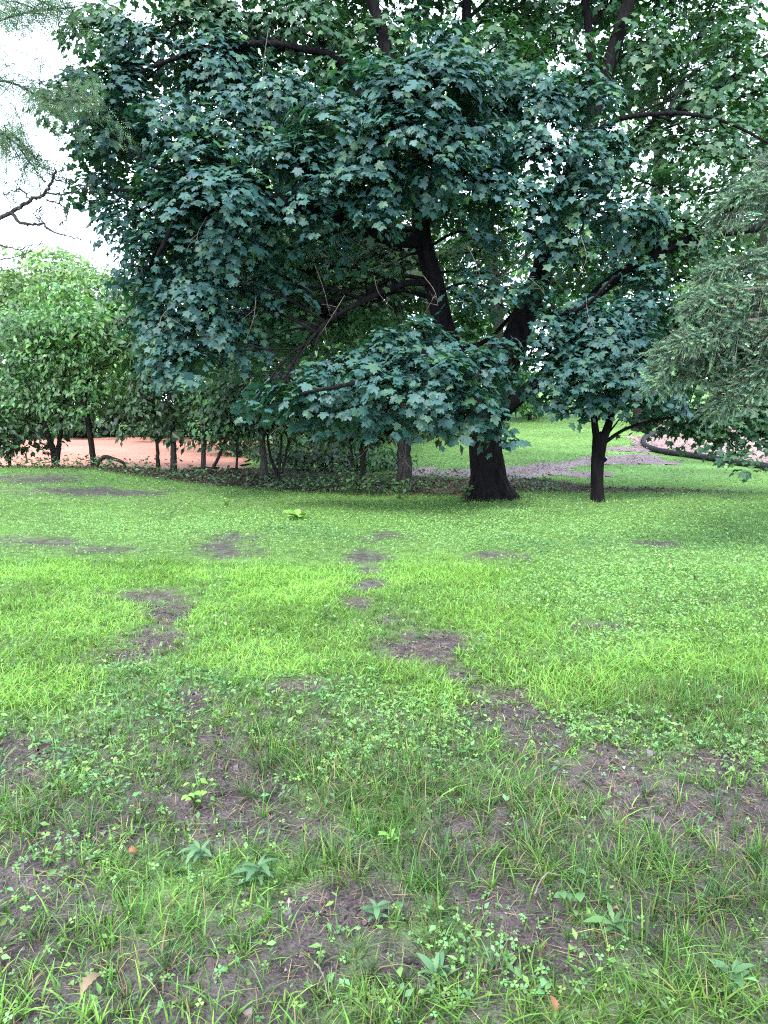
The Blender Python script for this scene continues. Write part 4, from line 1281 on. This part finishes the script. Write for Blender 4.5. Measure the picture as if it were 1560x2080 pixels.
scatter(chip, DIAM, P, np.array([0, 0, 1.]) + jit(len(P), .4), jit(len(P), 1) * [1, 1, .2], R.uniform(.025, .07, len(P)), palette(len(P), [(.25, .20, .205), (.34, .28, .28), (.18, .14, .145)], .25))
tag(chip.build('mulch_chips', M_DEAD), 'loose wood chips on the mulch path and bed', 'mulch', None, 'stuff')

# undergrowth along the shaded edge: low leafy plants
und = Mesh()
n = 6500
x = R.uniform(-8, 3.0, n)
y = lawn_edge(x) + np.abs(R.normal(.2, .9, n))
k = R.random(n) < np.where(x < -2, .25, np.where(x < 1, .6, .35))
x, y = x[k], y[k]
h = R.uniform(.03, .24, len(x)) * (0.4 + 1.1 * vnoise(x, y, 2, 1.5))
P = np.column_stack([x, y, terr(x, y) + h])
scatter(und, OVATE, P, np.array([0, -.3, 1.]) + jit(len(P), .5), jit(len(P), 1) * [1, 1, .4] + [0, 0, -.2], R.uniform(.05, .11, len(P)), palette(len(P), G_DARK + G_MID, .2))
tag(und.build('undergrowth', M_LEAF), 'dark leafy undergrowth along the shaded edge of the lawn', 'undergrowth', None, 'stuff')


# ------------------------------------------------------------------ single plants, leaves and sticks
def leaf_blade(length, width, curve, lobes=0, fold=.12, n=9):
    """A broad leaf with a midrib fold, rising then arching over."""
    v, q = [], []
    for i in range(n + 1):
        t = i / n
        w = width * (math.sin(math.pi * min(1, t * .94 + .05)) ** .8) * .5
        if lobes:
            w *= 1 - .38 * (math.sin(t * lobes * math.pi) ** 2 if t < .8 else 0)
        yy, zz = length * (t - .18 * curve * t * t), length * (.55 * t - (.55 + .35 * curve) * t * t) * .8
        v += [(-w, yy, zz + fold * w), (0, yy, zz), (w, yy, zz + fold * w)]
    for i in range(n):
        a = 3 * i
        q += [(a, a + 1, a + 4, a + 3), (a + 1, a + 2, a + 5, a + 4)]
    return v, q


def plain_leaf_mesh(vq, mat):
    me = bpy.data.meshes.new('leaf')
    me.from_pydata(vq[0], [], vq[1])
    for p in me.polygons:
        p.use_smooth = True
    me.materials.append(mat)
    return me


def solid(name, c1, c2, rough=.5, trans=.2):
    return leaf_mat(name, rough, .45, trans, (1.1, 1.1, .5), False, [c1, c2])


MW_BLUE = solid('dandelion_leaf', (.055, .13, .06), (.085, .175, .075))
MW_BRIGHT = solid('bright_weed_leaf', (.14, .32, .055), (.20, .38, .07))
MW_DARK = solid('shade_weed_leaf', (.05, .12, .04), (.08, .16, .05))


def rosette(label, X, Y, n, length, width, mat, lobes=0, curve=.8, up=.15, cat='weed'):
    b = ground_at(X, Y)
    e = empty('rosette_weed', b, label, cat)
    shapes = [plain_leaf_mesh(leaf_blade(length * s, width * s, curve * c, lobes), mat) for s, c in ((1, 1), (.8, .8), (.65, .5))]
    for i in range(n):
        o = bpy.data.objects.new('leaf', shapes[i % 3])
        COL.objects.link(o)
        o.parent = e
        o.rotation_euler = (up + R.uniform(-.1, .35), R.normal(0, .15), i * 2.4 + R.normal(0, .25))
        o.location = (0, 0, .01 + .004 * i)
    return e


rosette('small pale blue-green rosette weed alone on the bare soil', 765, 1878, 11, .065, .019, MW_BLUE)
rosette('large toothed dandelion rosette beside the bare soil', 525, 1800, 13, .10, .026, MW_BLUE, 3)
rosette('spreading dandelion rosette left of the large toothed one', 408, 1752, 10, .09, .024, MW_BLUE, 3)
rosette('dark jagged thistle-like weed low in the tall grass at the right', 1245, 1905, 9, .10, .028, MW_DARK, 3, .7, .3)
rosette('upright lance-leaved weed near the lower middle edge', 885, 2000, 6, .08, .022, MW_BLUE, 0, .4, .7)
rosette('broad-leaved weed at the lower right corner', 1490, 2010, 8, .08, .026, MW_BLUE, 0, .6, .4)
rosette('broad yellow-green burdock clump alone far out on the lawn', 608, 1056, 9, .26, .15, MW_BRIGHT, 0, .5, .35)
rosette('small leafy weed in the grass above the bare strip', 795, 1722, 7, .06, .02, MW_BRIGHT, 0, .5, .6)


def stalk_plant(label, X, Y, h, n, leaf, mat, stems=3, spreadr=.10, cat='plant', d=None):
    b = ground_at(X, Y)
    e = empty('leafy_plant', b, label, cat)
    me = plain_leaf_mesh(leaf_blade(leaf, leaf * .62, .7, 0, .1, 6), mat)
    for s in range(stems):
        a = s * 6.28 / stems + R.uniform(0, 1)
        top = np.array([math.cos(a) * spreadr, math.sin(a) * spreadr, h * R.uniform(.75, 1.1)])
        p = spline([(0, 0, -.02), top * [.4, .4, .55], top], 5)
        m = Mesh()
        tube(m, p, np.linspace(.006, .003, len(p)) * max(1, h * 3), 5, (.06, .1, .03))
        o = m.build('stem', M_WEED, None)
        o.parent = e
        for i in range(n):
            t = .35 + .65 * (i + .5) / n
            c = p[min(len(p) - 1, int(t * len(p)))]
            lo = bpy.data.objects.new('leaf', me)
            COL.objects.link(lo)
            lo.parent = e
            lo.location = c
            lo.rotation_euler = (R.uniform(-.1, .4), R.normal(0, .2), i * 2.2 + a + R.normal(0, .3))
            sc = R.uniform(.7, 1.1) * (1.1 - .35 * t)
            lo.scale = (sc,) * 3
    return e


stalk_plant('bright yellow-green broad-leaved plant standing on the sparse soil', 400, 1645, .09, 4, .045, MW_BRIGHT, 3, .07)
stalk_plant('pale-leaved tall weed at the shaded lawn edge left of the grey trunk', 710, 1008, .42, 6, .17, MW_DARK, 3, .16)
stalk_plant('leafy weed at the shaded lawn edge just right of the tall pale one', 752, 1010, .36, 5, .15, MW_DARK, 3, .14)
stalk_plant('leafy weed at the foot of the grey trunk', 812, 1015, .36, 5, .16, MW_DARK, 3, .15)
stalk_plant('leafy weed at the left foot of the huge maple trunk', 945, 1020, .32, 5, .15, MW_DARK, 3, .15)
stalk_plant('sprouting weed low among grass right of the small bare patch', 1170, 1880, .12, 4, .05, MW_DARK, 2, .05)
stalk_plant('tiny leafy sprout far out on the lawn left of the burdock clump', 460, 1030, .14, 4, .08, MW_BRIGHT, 3, .08)

MD_ORANGE = solid('orange_dead_leaf', (.20, .085, .04), (.23, .10, .045), .6)
MD_TAN = solid('tan_dead_leaf', (.20, .145, .09), (.23, .165, .10), .6)
MD_BROWN = solid('brown_dead_leaf', (.17, .09, .055), (.20, .105, .06), .6)


def fallen(label, X, Y, length, width, rot, mat, tilt=(.1, .1), lift=.03):
    b = ground_at(X, Y)
    me = plain_leaf_mesh(leaf_blade(length, width, 1.3, 5, .9, 10), mat)
    o = bpy.data.objects.new('fallen_leaf', me)
    COL.objects.link(o)
    o.location = b + [0, 0, lift]
    o.rotation_euler = (tilt[0], tilt[1], rot)
    return tag(o, label, 'leaf', 'fallen leaves on the lawn')


fallen('large tan fallen leaf propped in the grass at the lower left corner', 165, 2045, .085, .034, -.4, MD_TAN, (.5, .2), .03)
fallen('curled orange-brown fallen leaf above the tan one', 262, 1762, .038, .027, -1.3, MD_ORANGE, (.25, .5), .05)
fallen('upright orange fallen leaf tip at the bottom edge', 1126, 2085, .045, .022, .2, MD_ORANGE, (.9, .1), .03)
fallen('brown fallen leaf out in the middle of the lawn', 1012, 1258, .05, .03, -1.2, MD_BROWN, (.2, .3), .07)
fallen('small pinkish-brown fallen leaf near right sprouting weed', 1256, 1890, .028, .02, 1.2, MD_BROWN, (.1, .2), .05)
fallen('small brown fallen leaf in the upper right sparse patch', 1215, 1530, .032, .022, 2.2, MD_BROWN, (.2, .2), .03)


def stick(label, pts, r, mat, name='twig', lift=.015, cat='twig'):
    P = [ground_at(a, b) + [0, 0, lift + h] for a, b, h in pts]
    m = Mesh()
    p = spline(P, 6)
    p[1:-1] += R.normal(0, r * .4, (len(p) - 2, 3))
    tube(m, p, taper(len(p), r, r * .5), 7)
    o = m.build(name, mat, None, smooth=True, origin=P[0])
    return tag(o, label, cat)


stick('short dark broken twig on the bare soil near the bottom', [(822, 1963, 0), (845, 1975, .01), (862, 1990, 0)], .006, M_BARK2)
stick('thin dark twig lying left of the short broken one', [(628, 1858, 0), (650, 1872, .008), (668, 1880, 0)], .004, M_BARK2)
stick('pale dry stalk lying across grass at the lower left', [(640, 1990, .02), (655, 2020, .04), (670, 2060, .02)], .003, M_TWIG)
stick('pale curved straw stalk arching over grass at the lower right', [(1085, 1845, .02), (1105, 1830, .07), (1130, 1825, .06)], .003, M_TWIG)

# bent fallen branch in front of the clay field
gb2 = ground_at(195, 958)
D2 = 15.3
fb = empty('fallen_branch', px(195, 958, D2), 'bent dead branch arching at the lawn edge before the clay field', 'branch')
for pts, r0, r1 in [([(188, 962, D2), (200, 940, D2), (212, 928, D2), (230, 932, D2), (252, 942, D2), (250, 962, D2)], .05, .03), ([(214, 928, D2), (228, 940, D2 - .1), (245, 962, D2 - .2)], .03, .018), ([(175, 960, D2), (190, 955, D2), (200, 956, D2)], .07, .05)]:
    m = Mesh()
    p = spline(limb_pts(pts), 6)
    tube(m, p, taper(len(p), r0, r1), 8, ridge=.1)
    m.build('limb', M_BARK2, fb, smooth=True)

# black erosion-control tube round the mulch bed
sw = [(1330, 884), (1312, 892), (1306, 904), (1318, 914), (1345, 922), (1400, 930), (1440, 936), (1480, 943), (1530, 950), (1600, 958), (1680, 966)]
P = np.array([ground_at(a, b) for a, b in sw])
p = spline(P, 8)
p[:, 2] = terr(p[:, 0], p[:, 1]) + .075
rr = .08 * (1 + .18 * (vnoise(np.arange(len(p)) * .8, np.zeros(len(p)), 2) - .5) * 2)
M_SOCK = earth_mat('black_mesh_tube', False, (1, 1, 1.05), 20, .4, .7, .4, .01, (.022, .022, .028))
m = Mesh()
tube(m, p, rr, 14, ridge=.06)
tag(m.build('filter_sock', M_SOCK, None, smooth=True, origin=p[0]), 'long black erosion-control tube curving along the edge of the mulch bed', 'tube')

print('tris', sum(len(o.data.polygons) for o in SC.objects if o.type == 'MESH'))
